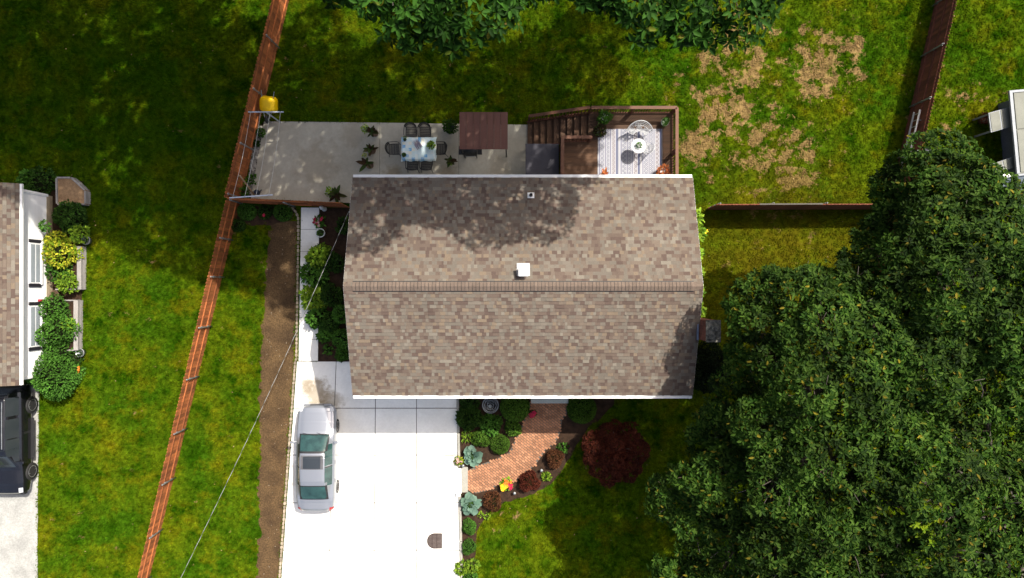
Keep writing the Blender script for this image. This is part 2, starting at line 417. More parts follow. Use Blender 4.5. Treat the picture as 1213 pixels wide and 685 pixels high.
# bare soil strip
soil_l = [(322, 263), (317, 290), (314, 330), (311, 380), (309, 430), (307, 480), (309, 530), (305, 580), (308, 630), (303, 690), (298, 760)]
soil_r = [(352, 262), (351.5, 300), (350, 380), (348, 428), (333, 640), (323, 760)]
poly = wobble(PX(soil_l), .11, .14, 3, False) + PX(soil_r[::-1])
sb = MB().sheet(poly, .006).build('soil_strip', M_SOIL); tag(sb, 'bare brown soil strip beside the driveway', kind='structure'); NOGRASS.append(poly)
mb = MB()
for i in range(75):
    y = rng.uniform(265, 690); x = rng.uniform(312, lx(max(y, 428)) - 6); r = rng.uniform(.008, .022); p = P(x, y)
    mb.box((p.x, p.y, r * .5), (r * 2, r * 1.4, r), rng.uniform(0, 3))
tag(mb.build('gravel', M_STONE), 'pale pebbles scattered over the bare soil strip', 'gravel', kind='stuff')
# edging stones
t = thing('stone_edging', 'row of pale edging stones between the soil strip and the concrete', 'edging', P(350, 430))
path = [(342.5, 245), (347, 247.5), (351.5, 252), (353.6, 259), (354, 275)] + [(354 - (y - 275) * 2.5 / 150, y) for y in range(300, 428, 25)] + [(lx(y) - 1.8, y) for y in range(428, 761, 20)]
pts = [P(*q) for q in path]; d = 0; acc = .0
me_st = []
for k in range(5):
    b = MB(); w = rng.uniform(.09, .13); L = rng.uniform(.15, .2)
    n = 8; q = [((L / 2) * math.copysign(abs(math.cos(a)) ** .5, math.cos(a)) * rng.uniform(.9, 1.05), (w / 2) * math.copysign(abs(math.sin(a)) ** .5, math.sin(a)) * rng.uniform(.9, 1.05)) for a in [(j + .5) * 2 * math.pi / n for j in range(n)]]
    b.prism(q, -.02, rng.uniform(.075, .1)); me_st.append(b.mesh('edging_stone')); me_st[-1].materials.append(M_STONE)
for a, b in zip(pts, pts[1:]):
    L = (b - a).length; th = math.atan2(b.y - a.y, b.x - a.x)
    while acc < L:
        p = a.lerp(b, acc / L); piece('edging_stone', rng.choice(me_st), None, t, p, (0, 0, th + rng.uniform(-.06, .06))); acc += .19
    acc -= L

# front garden bed and brick path
bed = PX([(541.5, 430), (547.5, 764), (566, 764), (563.5, 690), (563, 655), (566, 628), (578, 607), (598, 595), (622, 589), (648, 577), (667, 557), (680, 533), (694, 510), (712, 496), (728, 478), (730, 430)])
bedw = [bed[0], bed[1]] + wobble(bed[2:], .04, .2, 9, False)
tag(MB().sheet(bedw, .012).build('garden_bed', M_MULCH), 'dark mulched garden bed in front of the house', kind='structure'); NOGRASS.append(bedw)
strip = PX([(378, 246), (420, 246), (420, 429), (376, 429)])
tag(MB().sheet(wobble(strip, .02, .3), .009).build('side_garden_bed', M_MULCH), 'dark planting bed along the side wall', kind='structure'); NOGRASS.append(strip)
sl = PX([(276, 243), (352, 246), (346, 262), (322, 266), (300, 268), (278, 262)])
tag(MB().sheet(wobble(sl, .05, .25), .008).build('corner_garden_bed', M_MULCH), 'dark planting bed in the fence corner', kind='structure'); NOGRASS.append(sl)
M_BRICKP = mat('path_brick', (.42, .205, .11), (.34, .155, .08), 1.2, .9, island=.35, bump=.3, bscale=60)
ppath = PX([(627, 476), (627, 480), (622, 495), (615.6, 511), (609.5, 523), (603, 536), (588, 544), (571, 549.5), (554.5, 557), (554.5, 581), (563.5, 584.6), (582, 579.6), (593, 572), (609, 571), (622, 560), (634, 551), (643, 538), (646, 533), (658, 524.5), (664, 511), (666, 497), (671.5, 490), (673, 476)])
pb = MB().sheet(ppath, .02).build('brick_path', M_JOINT); tag(pb, 'curved red brick path to the front door', kind='structure'); OFF[pb] = Vector((0, 0, 0))
mb = MB(); A = math.radians(-38); ca, sa = math.cos(A), math.sin(A); bl, bw = .185, .105
bx, by = P(612, 530).x, P(612, 530).y
for i in range(-32, 33):
    for j in range(-48, 49):
        u = i * bl + (j % 2) * bl / 2; w = j * bw; x, y = bx + u * ca - w * sa, by + u * sa + w * ca
        if inpoly(np.array([x]), np.array([y]), ppath)[0]:
            mb.box((x, y, .034 + rng.uniform(-.004, .004)), (bl - .022, bw - .022, .05), A + rng.uniform(-.03, .03))
o = mb.build('bricks', M_BRICKP, pb); o['kind'] = 'stuff'
M_STEP = mat('step_concrete', (.34, .33, .285), (.26, .25, .215), 2, .9)
ds = MB().prism(PX([(629, 466), (673, 466), (673, 477.5), (629, 477.5)]), .0, .13).build('doorstep', mat('doorstep_concrete', (.50, .53, .48), (.40, .43, .39), 2, .9), bevel=.01); tag(ds, 'pale concrete doorstep at the top of the brick path', 'step')
t = thing('path_landing', 'small concrete landing between driveway and brick path', 'step', P(550, 568))
MB().prism(PX([(547, 553), (554.3, 553), (554.3, 583), (547, 583)]), .0, .075).build('landing_slab', M_STEP, t, bevel=.01)
MB().prism(PX([(540.6, 554), (546.6, 554), (547, 584), (541, 584)]), .052, .14).build('white_curb', mat('white_curb_paint', (.82, .81, .78), (.7, .69, .66), 3, .7), t, bevel=.015)
MB().prism(PX([(540.4, 583), (546, 583), (546, 587), (540.4, 587)]), .052, .19).build('curb_block', MATS['white_curb_paint'], t, bevel=.015)
cb = thing('driveway_curb', 'low grey concrete curb along the flower bed side of the driveway', 'curb', P(544, 620))
for y0, y1 in ((472, 512), (513, 552), (588, 640), (641, 700), (701, 764)):
    MB().prism(PX([(vx(4, y0) - .2, y0), (vx(4, y0) + 2.6, y0), (vx(4, y1) + 2.6, y1), (vx(4, y1) - .2, y1)]), .0, .13).build('curb_stone', M_STEP, cb, bevel=.012)
# gravel and soil along patio's fence side
gp = PX([(313, 144), (308, 148), (290, 232), (297, 236.5)])
tag(MB().sheet(gp, .007).build('patio_border', M_MULCH), 'dark soil border between patio and fence', kind='structure'); NOGRASS.append(gp)
mb = MB(); GST = mat('border_gravel', (.34, .32, .28), (.18, .17, .15), 6, .9, island=.5)
for i in range(420):
    t_ = rng.random(); y = 150 + t_ * 80; xr = 313 - (y - 144) * 16 / 92.5; x = xr - rng.uniform(.5, 7); p = P(x, y); r = rng.uniform(.02, .06)
    mb.box((p.x, p.y, r * .4), (r * 2, r * 1.5, r), rng.uniform(0, 3))
tag(mb.build('border_stones', GST), 'grey stones filling the border between fence and patio', 'gravel', kind='stuff')
# neighbour's drive
nd = PX([(-120, 455), (46.5, 455), (45, 600), (44, 764), (-120, 764)])
tag(MB().prism(wobble(nd, .02, .5), 0, .03).build('neighbour_driveway', mat('weathered_concrete', (.36, .36, .335), (.25, .25, .235), 1.1, .9, bump=.2)), 'weathered grey concrete drive next door', kind='structure'); NOGRASS.append(nd)

# ================================================================== MAIN HOUSE
ZE, ZR = 5.0, 6.5; XL, XR = -6.36, 7.21; YN, YS, YM = 4.44, -4.24, .10
house = thing('house', 'house with tan and brown shingled gable roof in the middle of the plot', 'house', (.4, .1, 0))
M_SIDING = mat('cream_siding', (.62, .60, .54), (.55, .53, .48), 1, .7, fine=.05)
M_WHITE = mat('white_trim', (.82, .82, .80), (.74, .74, .72), 2, .5, fine=.05)
M_SHEATH = mat('roof_underlay', (.06, .052, .045), (.04, .035, .03), 3)
wx0, wx1, wy0, wy1 = XL + .35, XR - .35, YS + .4, YN - .4
MB().box(((wx0 + wx1) / 2, (wy0 + wy1) / 2, 2.45), (wx1 - wx0, wy1 - wy0, 4.9)).build('wall', M_SIDING, house)
for xx in (wx0 + .05, wx1 - .05):
    MB().add([(xx - .04, wy0, 4.9), (xx - .04, wy1, 4.9), (xx - .04, YM, ZR - .12), (xx + .04, wy0, 4.9), (xx + .04, wy1, 4.9), (xx + .04, YM, ZR - .12)], [(0, 2, 1), (3, 4, 5), (0, 3, 5, 2), (1, 2, 5, 4), (0, 1, 4, 3)]).build('gable', M_SIDING, house)
M_GLASSD = mat('dark_window_glass', (.03, .035, .04), (.02, .025, .03), 1, .08, spec=.8, fine=0)
def window(parent, c, w, h, axis, m=M_WHITE):
    d = (w, .06, h) if axis == 'y' else (.06, w, h); f = MB()
    f.box(c, d); o = f.build('window', m, parent)
    d2 = (w - .14, .075, h - .14) if axis == 'y' else (.075, w - .14, h - .14)
    MB().box(c, d2).build('pane', M_GLASSD, o); return o
for x in (-4.6, -2.2): MB().box((x, wy0 - .02, 1.1), (2.1, .05, 2.1)).build('garage_door', M_WHITE, house)
MB().box((1.55, wy0 - .02, 1.15), (.95, .05, 2.05)).build('door', mat('door_paint', (.15, .05, .04)), house)
for x in (-4.5, -1.8, 3.4, 5.6): window(house, (x, wy0 - .02, 3.7), 1.4, 1.1, 'y')
for x in (3.6, 5.6): window(house, (x, wy0 - .02, 1.3), 1.2, 1.0, 'y')
for x in (-5, -2.5): window(house, (x, wy1 + .02, 3.6), 1.2, 1.0, 'y')
MB().box((4.6, wy1 + .02, 2.7), (1.8, .05, 2.05)).build('patio_door', M_GLASSD, house)
# roof deck (two slopes) then the shingles
rf = MB(); th = .11
def slope(y0, ye):
    a = [(XL, ye, ZE), (XR, ye, ZE), (XR, y0, ZR), (XL, y0, ZR)]
    rf.add(a + [(x, y, z - th) for x, y, z in a], [(0, 1, 2, 3), (4, 7, 6, 5), (0, 4, 5, 1), (1, 5, 6, 2), (2, 6, 7, 3), (3, 7, 4, 0)])
slope(YM, YS); slope(YM, YN)
roof = rf.build('roof', M_SHEATH, house)
m, n, l, b = nt('asphalt_shingles')
r = n.new('ShaderNodeNewGeometry').outputs['Random Per Island']
c = ramp(n, l, r, [(0, (.086, .061, .050)), (.15, (.106, .079, .063)), (.34, (.128, .101, .079)), (.56, (.124, .107, .087)), (.74, (.142, .122, .099)), (.86, (.156, .120, .086)), (.95, (.165, .146, .118))], True)
gg = ramp(n, l, noise(n, l, pos(n), 45, 3), [(.3, .8), (.7, 1.12)]); c = mixc(n, l, 1.0, c, gg, 'MULTIPLY')
w_ = ramp(n, l, noise(n, l, pos(n), .35, 4), [(.3, .86), (.7, 1.06)]); c = mixc(n, l, 1.0, c, w_, 'MULTIPLY')
l.new(c, b.inputs['Base Color']); b.inputs['Roughness'].default_value = .92; b.inputs['Specular IOR Level'].default_value = .2
M_SHING = m
def shingle_slope(mb, o_, al, ev, nv, W, LL, NC, flip):
    """o_: ridge corner, al: along the ridge, ev: down the slope, nv: outward normal"""
    ex = LL / NC; o_ = o_ + nv * .004
    for i in range(NC):
        s0, s1 = i * ex, (i + 1) * ex + .012; x = -.015
        while x < W + .015:
            x1 = min(x + rng.choice((.08, .11, .13, .15, .17, .2, .25)), W + .015)
            if W - x1 < .06: x1 = W + .015
            tk = rng.choice((.010, .014, .020, .026)); a, b2 = o_ + ev * s0, o_ + ev * s1
            v = [a + al * x, a + al * x1, b2 + nv * tk + al * x1, b2 + nv * tk + al * x, b2 + al * x1, b2 + al * x]
            mb.add(v, [(0, 3, 2, 1), (3, 5, 4, 2), (0, 5, 3), (1, 2, 4)] if not flip else [(0, 1, 2, 3), (3, 2, 4, 5), (0, 3, 5), (1, 4, 2)]); x = x1
mb = MB()
for side in (-1, 1):
    ye = YS if side < 0 else YN; LL = math.hypot(ye - YM, ZE - ZR); ev = Vector((0, (ye - YM) / LL, (ZE - ZR) / LL)); nv = Vector((0, side * abs(ev.z), abs(ev.y)))
    shingle_slope(mb, Vector((XL, YM, ZR)), Vector((1, 0, 0)), ev, nv, XR - XL, LL, 32, side > 0)
o = mb.build('shingles', M_SHING, roof); o['kind'] = 'stuff'
# ridge vent with its cap shingles, each a piece
M_CAP = mat('ridge_shingle', (.145, .108, .084), (.118, .088, .069), 2, .92, rnd=.14)
M_BLACK = mat('black_plastic', (.015, .015, .016), None, 2, .6)
RV0, RV1 = P(417, 339, 6.55).x, P(822.5, 339, 6.55).x
rv = MB(); HV = .205; rv.add([(RV0, YM - HV, ZR - .045), (RV1, YM - HV, ZR - .045), (RV1, YM, ZR + .025), (RV0, YM, ZR + .025), (RV1, YM + HV, ZR - .045), (RV0, YM + HV, ZR - .045),
       (RV0, YM - HV, ZR - .09), (RV1, YM - HV, ZR - .09), (RV1, YM + HV, ZR - .09), (RV0, YM + HV, ZR - .09)], [(0, 1, 2, 3), (3, 2, 4, 5), (6, 7, 1, 0), (5, 4, 8, 9), (0, 3, 5, 9, 6), (1, 7, 8, 4, 2)])
rv.build('ridge_vent', M_BLACK, roof)
def capmesh(w, hw, lift):
    q = MB(); tk = .012; dz = hw * .40
    v = [(0, -hw, lift - dz), (w, -hw, lift - dz + .004), (w, 0, lift + .008), (0, 0, lift), (w, hw, lift - dz + .004), (0, hw, lift - dz)]
    q.add(v + [(x, y, z - tk) for x, y, z in v], [(0, 1, 2, 3), (3, 2, 4, 5), (0, 6, 7, 1), (1, 7, 8, 2), (2, 8, 10, 4), (4, 10, 11, 5), (5, 11, 9, 3), (3, 9, 6, 0)])
    e = q.mesh('ridge_shingle'); e.materials.append(M_CAP); return e
cm = capmesh(.120, .172, .05); cm2 = capmesh(.134, .17, .02)
x = RV0
while x < RV1 - .06: piece('ridge_shingle', cm, None, roof, (x, YM, ZR)); x += .1375
for xs, xe in ((XL - .01, RV0), (RV1, XR + .01)):
    x = xs
    while x < xe - .08: piece('ridge_shingle', cm2, None, roof, (x, YM, ZR)); x += .1375
# gutters, fascia, rakes
for ye, s in ((YS, -1), (YN, 1)):
    gm = MB(); w = .10
    gm.box(((XL + XR) / 2, ye + s * .012, ZE - .09), (XR - XL - .02, .02, .16)); gm.build('fascia', M_WHITE, house)
    gm = MB(); x0, x1 = XL + .02, XR - .02; y0 = ye + s * .025
    gm.box(((x0 + x1) / 2, y0 + s * w / 2, ZE - .13), (x1 - x0, w, .015)); gm.box(((x0 + x1) / 2, y0 + s * w, ZE - .065), (x1 - x0, .014, .14))
    gm.box(((x0 + x1) / 2, y0 + s * (w - .018), ZE + .004), (x1 - x0, .05, .012)); gm.box(((x0 + x1) / 2, y0 + s * .02, ZE - .012), (x1 - x0, .05, .014))
    for xe in (x0, x1): gm.box((xe, y0 + s * w / 2, ZE - .065), (.014, w, .14))
    gm.build('gutter', M_WHITE, house)
    MB().bar((wx0 - .05, ye + s * .05 - s * .35, ZE - .2), (wx0 - .05, ye + s * .05 - s * .35, .15), .07, .09).build('downspout', M_WHITE, house)
for xe, s in ((XL, -1), (XR, 1)):
    for ye in (YS, YN):
        MB().bar((xe + s * .012, ye, ZE - .075), (xe + s * .012, YM, ZR - .075), .02, .14).build('rake_board', M_WHITE, house)
# roof vents
vz = ZR - .18 * abs(P(620, 320, 6.4).y - YM) * 1.9
p = P(620, 321, 6.6); zr = ZR - (abs(p.y - YM)) * (ZR - ZE) / (YN - YM)
rvb = MB().box((p.x, p.y, zr + .12), (.28, .3, .5)).build('roof_vent', M_WHITE, house, bevel=.02)
MB().box((p.x, p.y, zr + .41), (.38, .42, .08)).build('vent_cap', M_WHITE, rvb, bevel=.03)
MB().box((p.x, p.y + .06, zr + .02), (.5, .52, .012), M=Matrix.Rotation(-math.atan2(ZR - ZE, YN - YM), 3, 'X')).build('vent_flashing', mat('galvanised', (.45, .45, .45), (.35, .35, .36), 4, .4, .7), rvb)
p = P(629, 231, 5.4); zr = ZR - (abs(p.y - YM)) * (ZR - ZE) / (YN - YM)
pv = MB().lathe((p.x, p.y, zr - .05), [(.055, 0), (.055, .34), (.045, .34), (.045, .2)], 14).build('vent_pipe', M_BLACK, house)
MB().box((p.x, p.y, zr + .022), (.27, .24, .014), M=Matrix.Rotation(-math.atan2(ZR - ZE, YN - YM), 3, 'X')).build('pipe_flashing', M_WHITE, pv)
MB().lathe((p.x, p.y, zr - .02), [(.085, 0), (.065, .12), (.06, .13)], 14).build('pipe_collar', mat('grey_rubber', (.25, .25, .26)), pv)
# chimney
M_CBRICK = mat('chimney_brick', (.26, .085, .05), (.17, .06, .04), 3, .9, island=.4)
M_MORTAR = mat('mortar', (.35, .32, .28))
cx0, cx1, cy0, cy1, cz = 7.25, 7.72, -1.93, -1.2, 6.85
chim = MB().box(((cx0 + cx1) / 2, (cy0 + cy1) / 2, cz / 2), (cx1 - cx0 - .02, cy1 - cy0 - .02, cz)).build('chimney', M_MORTAR, house)
mb = MB(); zz = .04
k = 0
while zz < cz - .03:
    for (ax, lo, hi, fx) in (('y', cy0, cy1, cx0), ('y', cy0, cy1, cx1), ('x', cx0, cx1, cy0), ('x', cx0, cx1, cy1)):
        if zz < 4 and fx == cx0: continue
        q = lo + (0 if k % 2 else -.1)
        while q < hi:
            a, e = max(q, lo), min(q + .2, hi)
            if e - a > .03:
                if ax == 'y': mb.box((fx, (a + e) / 2, zz), (.05, e - a - .012, .062))
                else: mb.box(((a + e) / 2, fx, zz), (e - a - .012, .05, .062))
            q += .21
    zz += .075; k += 1
o = mb.build('bricks', M_CBRICK, chim); o['kind'] = 'stuff'
M_CAPD = mat('stained_cap', (.022, .022, .022), (.26, .24, .19), 6.5, .9, bump=.5, fine=.6)
MB().box(((cx0 + cx1) / 2, (cy0 + cy1) / 2, cz + .04), (cx1 - cx0 + .08, cy1 - cy0 + .1, .09)).build('chimney_cap', M_CAPD, chim, bevel=.02)
MB().box(((cx0 + cx1) / 2 + .03, (cy0 + cy1) / 2 + .12, cz + .13), (.22, .22, .14)).box(((cx0 + cx1) / 2, (cy0 + cy1) / 2 - .18, cz + .11), (.18, .2, .1)).build('flue', M_CAPD, chim, bevel=.02)
MB().box((XR - .05, (cy0 + cy1) / 2, 5.95), (.05, .8, .12)).build('flashing', mat('blue_grey_lead', (.18, .22, .30), (.12, .15, .22), 4, .5, .3), chim)

# ================================================================== FENCES
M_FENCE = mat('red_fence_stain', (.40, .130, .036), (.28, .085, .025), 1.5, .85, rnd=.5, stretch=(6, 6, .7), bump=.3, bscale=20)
M_FENCE_D = mat('dark_red_fence', (.17, .048, .022), (.12, .034, .018), 1.5, .85, rnd=.4, stretch=(6, 6, .7), bump=.3, bscale=20)  # darker red than the fences on the left
M_STEEL = mat('galvanised_post', (.36, .38, .38), (.26, .27, .28), 5, .45, .6)
def picket_mesh(w, h, m):
    q = MB(); d = .02; c = .045
    pl = [(-w / 2, 0), (w / 2, 0), (w / 2, h - c), (w / 2 - c, h), (-w / 2 + c, h), (-w / 2, h - c)]
    v = [(x, -d / 2, z) for x, z in pl] + [(x, d / 2, z) for x, z in pl]; n = 6
    q.add(v, [tuple(range(6)), tuple(range(6, 12))[::-1]] + [(i, n + i, n + (i + 1) % n, (i + 1) % n) for i in range(n)])
    e = q.mesh('picket'); e.materials.append(m); return e
def fence(name, label, a, b, hfun, m, side, posts, rails=(.35, .8, 1.45), w=.145, group=None, post_h=-.05):
    """a, b: ground ends; side = +1/-1: which side of the line carries rails and posts"""
    a, b = Vector(a), Vector(b); d = (b - a); L = d.length; d.normalize(); nrm = Vector((-d.y, d.x, 0)) * side; th = math.atan2(d.y, d.x)
    t = thing(name, label, 'fence', (a + b) / 2, group); e = picket_mesh(w, 1.0, m); n = int(L / (w + .012)); mh = {}
    for i in range(n):
        s = (i + .5) * L / n; p = a + d * s; hh = hfun(s / L); zz = 1.0
        piece('picket', e, None, t, (p.x, p.y, -.02), (0, 0, th + rng.uniform(-.01, .01)), (1, 1, hh + .02 + rng.uniform(-.03, .03)))
    for rz in rails:
        k = int(L / 2.44) + 1
        for i in range(k):
            s0, s1 = i * L / k, (i + 1) * L / k
            z0, z1 = rz * hfun(s0 / L), rz * hfun(s1 / L)
            p0, p1 = a + d * (s0 + .005) + nrm * .035, a + d * (s1 - .005) + nrm * .035
            MB().bar((p0.x, p0.y, z0), (p1.x, p1.y, z1), .045, .085).build('rail', m, t)
    for q in posts:
        s = max(0, min(L, (Vector(q) - a).dot(d))); p = a + d * s + nrm * .09; hh = hfun(s / L) + post_h
        o = MB().lathe((p.x, p.y, -.05), [(.034, 0), (.034, hh), (.028, hh + .012), (.008, hh + .03)], 10).build('post', M_STEEL, t, True)
        for rz in rails:
            z = rz * hfun(s / L); c = a + d * s + nrm * .075
            MB().box((c.x, c.y, z), (.11, .05, .05), th).build('bracket', M_STEEL, o)
    return t
def fx(y): return 342.6 - y * .2418
A0, A1, A2 = P(fx(-60), -60), P(fx(240), 240), P(fx(760), 760)
fence('board_fence', 'tall reddish board fence running up from the clothesline corner', A0, A1, lambda t: 1.83, M_FENCE, 1, [P(fx(y), y) for y in (-3, 57, 117, 178, 235)], rails=(.2, .55, .88))
fence('board_fence', 'lower orange red board fence with steel posts across the front lawn', A1 + (A2 - A1) * .003, A2, lambda t: 1.58 - .36 * t, M_FENCE, 1, [P(fx(y), y) for y in (284, 328, 386, 445, 507, 565, 626, 682, 742)], rails=(.3, .72))
fence('board_fence', 'short red board fence between the patio and side garden', P(286, 240), P(415, 246), lambda t: 1.80, M_FENCE, -1, [P(290, 240), P(350, 243)], rails=(.2, .55, .88))
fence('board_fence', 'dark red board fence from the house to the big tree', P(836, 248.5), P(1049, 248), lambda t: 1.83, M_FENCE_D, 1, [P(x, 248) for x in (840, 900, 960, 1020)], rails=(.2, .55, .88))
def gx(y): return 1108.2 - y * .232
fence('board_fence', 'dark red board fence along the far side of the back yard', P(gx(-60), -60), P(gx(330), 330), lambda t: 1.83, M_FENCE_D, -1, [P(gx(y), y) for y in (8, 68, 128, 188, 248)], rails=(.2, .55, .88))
wp = MB(); a = P(900, 242.8, 1.86); b_ = P(975, 242.4, 1.86)
tag(wp.bar((a.x, a.y + .03, 1.852), (b_.x, b_.y + .03, 1.852), .06, .03).build('plank', mat('weathered_wood', (.10, .09, .075), (.07, .062, .052), 3, .9, stretch=(1, 8, 8))), 'weathered grey plank lying on top of the dark red fence', 'plank')

# ================================================================== DECK
ZD = 1.6
M_DECK = mat('deck_brown', (.098, .047, .020), (.066, .031, .014), 1.6, .75, rnd=.25, stretch=(1, 9, 9), bump=.2)
M_RAIL = mat('rail_brown', (.135, .058, .030), (.105, .045, .025), 1.6, .7, rnd=.12, stretch=(1, 4, 4))
M_RAILD = mat('baluster_red_brown', (.12, .038, .018), (.09, .03, .016), 2, .75, rnd=.2)
deck = thing('deck', 'raised dark brown wooden deck with railings and stairs behind the house', 'deck', (4.7, 6, 0))
dx0, dxs, dx1, dy0, dyi, dy1 = 2.16, 3.44, 7.26, wy1 + .06, 6.68, 7.98
e1 = MB().box((0, 0, 0), (1, .137, .03)).mesh('deck_board'); e1.materials.append(M_DECK)
nb = 27; bwid = (dy1 - dy0) / nb
for i in range(nb):
    y = dy0 + (i + .5) * bwid; x0 = dx0 if y < dyi else dxs
    if x0 == dx0:
        xs = rng.uniform(4, 6); segs = [(x0, xs), (xs + .006, dx1)]
    else: segs = [(x0, dx1)]
    for q0, q1 in segs: piece('deck_board', e1, None, deck, ((q0 + q1) / 2, y, ZD - .015), (0, 0, 0), (q1 - q0, 1, 1))
MB().box(((dx0 + dx1) / 2, (dy0 + dyi) / 2, ZD - .13), (dx1 - dx0 - .04, dyi - dy0 - .04, .19)).build('joist_frame', M_RAILD, deck)
MB().box(((dxs + dx1) / 2, (dyi + dy1) / 2 + .02, ZD - .13), (dx1 - dxs - .04, dy1 - dyi - .06, .19)).build('joist_frame', M_RAILD, deck)
for x, y in ((dx0 + .1, dyi - .15), (dxs + .1, dy1 - .1), (5.3, dy1 - .1), (dx1 - .1, dy1 - .1), (dx1 - .1, 5.9), (dx1 - .1, dy0 + .2)):
    MB().box((x, y, (ZD - .03) / 2), (.12, .12, ZD - .03)).build('support_post', M_RAILD, deck)
bal = MB().box((0, 0, 0), (.036, .036, 1)).mesh('baluster'); bal.materials.append(M_RAILD)
def railing(a, b, za, zb, ends=(1, 1), spacing=.115, flat=True):
    a, b = Vector((*a, 0)), Vector((*b, 0)); L = (b - a).length; k = int(L / spacing); th = math.atan2(b.y - a.y, b.x - a.x)
    for i in range(1, k):
        t_ = i / k; p = a.lerp(b, t_); z = za + (zb - za) * t_; piece('baluster', bal, None, deck, (p.x, p.y, z + .49), (0, 0, th), (1, 1, .84))
    for dz, w, h, nm, m_ in ((.93, .135, .035, 'top_rail', M_RAIL), (.87, .04, .07, 'upper_rail', M_RAILD), (.09, .04, .07, 'bottom_rail', M_RAILD)):
        MB().bar((a.x, a.y, za + dz), (b.x, b.y, zb + dz), w, h).build(nm, m_, deck)
    n = max(1, round(L / 1.9))
    for i in range(n + 1):
        if (i == 0 and not ends[0]) or (i == n and not ends[1]): continue
        t_ = i / n; p = a.lerp(b, t_); z = za + (zb - za) * t_
        MB().box((p.x, p.y, z + .44), (.09, .09, .92), th).build('rail_post', M_RAILD, deck)
railing((dxs + .02, dy1 - .06), (dx1 - .06, dy1 - .06), ZD, ZD)
railing((dx1 - .06, dy1 - .068), (dx1 - .06, dy0 + .12), ZD, ZD, (0, 1))
railing((dx0 + .05, dy0 + .12), (dx0 + .05, dyi - .05), ZD, ZD)
railing((dx0 + .118, dyi - .05), (dxs + .03, dyi - .05), ZD, ZD, (0, 1))
NS = 9; run = (dxs - .74) / NS; tw = MB().box((0, 0, 0), (run + .02, dy1 - dyi - .14, .04)).mesh('stair_tread'); tw.materials.append(M_DECK)
for i in range(NS):
    z = ZD * (i + 1) / (NS + 1); x = .74 + run * (i + .5); piece('stair_tread', tw, None, deck, (x, (dy1 + dyi) / 2 - .03, z - .02))
    MB().box((.74 + run * i + .02, (dy1 + dyi) / 2 - .03, z - ZD / (NS + 1) / 2 - .02), (.02, dy1 - dyi - .16, ZD / (NS + 1) - .02)).build('stair_riser', M_RAILD, deck)
for y in (dyi + .02, dy1 - .1): MB().bar((.74, y, .06), (dxs, y, ZD - .06), .04, .26).build('stringer', M_RAILD, deck)
railing((.80, dy1 - .05), (dxs - .05, dy1 - .05), .1, ZD, (1, 0), .13)
# charcoal cover of the basement entry beside the stairs
M_CHAR = mat('charcoal_membrane', (.055, .053, .066), (.042, .041, .052), 1.2, .75, fine=.08)
t = thing('basement_entry_cover', 'flat charcoal cover over the basement entry beside the deck stairs', 'cover', (1.4, 5.4, 0))
x0, x1, y0, y1 = P(622.5, 180, 1.2).x, dx0 - .03, dy0, dyi - .06
for (a, b2), z in (((y0, y0 + 1.38), 1.24), ((y0 + 1.36, y1), 1.205)):
    MB().box(((x0 + x1) / 2, (a + b2) / 2, z), (x1 - x0, b2 - a, .04)).build('cover_panel', M_CHAR, t, bevel=.008)
for x in (x0 + .08, x1 - .08):
    for y in (y0 + .1, y1 - .1): MB().box((x, y, .59), (.08, .08, 1.18)).build('post', M_RAILD, t)
MB().box((x0 + .04, (y0 + y1) / 2, 1.15), (.04, y1 - y0 - .1, .06)).box((x1 - .04, (y0 + y1) / 2, 1.15), (.04, y1 - y0 - .1, .06)).build('frame', M_CHAR, t)

# ================================================================== DECK FURNITURE
m, n, l, b = nt('rug_weave'); v = pos(n); sp = n.new('ShaderNodeSeparateXYZ'); l.new(v, sp.inputs[0]); X, Y = sp.outputs[0], sp.outputs[1]
fx_ = math_(n, l, 'FRACT', math_(n, l, 'MULTIPLY', math_(n, l, 'SUBTRACT', X, 3.86), 1 / .98))
W_, B_, G_ = (.34, .34, .36), (.05, .06, .14), (.13, .14, .19)
band = ramp(n, l, fx_, [(0, W_), (.055, B_), (.085, W_), (.12, G_), (.30, W_), (.34, B_), (.365, W_), (.40, G_), (.53, W_), (.57, B_), (.59, W_), (.66, (.16, .13, .14)), (.80, W_), (.84, B_), (.87, G_), (.94, W_)], True)
def tri(c, per):
    f = math_(n, l, 'FRACT', math_(n, l, 'DIVIDE', c, per)); return math_(n, l, 'ABSOLUTE', math_(n, l, 'SUBTRACT', f, .5))
dia = math_(n, l, 'ADD', tri(math_(n, l, 'SUBTRACT', X, 3.86), .19), tri(Y, .19))
dm = ramp(n, l, dia, [(0, 1.0), (.16, 0.0), (.38, 1.0), (.62, 0.0), (.84, 1.0)], True)
inb = ramp(n, l, fx_, [(0, 0.0), (.12, 1.0), (.30, 0.0), (.40, 1.0), (.53, 0.0), (.66, 1.0), (.80, 0.0)], True)
c = mixc(n, l, math_(n, l, 'MULTIPLY', dm, inb), band, (.36, .36, .38))
c = mixc(n, l, 1.0, c, ramp(n, l, noise(n, l, v, 90, 2), [(.3, .8), (.7, 1.1)]), 'MULTIPLY')
l.new(c, b.inputs['Base Color']); b.inputs['Roughness'].default_value = .95; b.inputs['Specular IOR Level'].default_value = .1
rp = [(3.86, 4.3), (6.76, 4.3), (6.76, 7.2), (3.86, 7.2)]
tag(MB().prism(wobble(rp, .006, .3, 5), ZD + .002, ZD + .016).build('rug', m), 'white and blue striped patterned rug lying on the deck', 'rug')

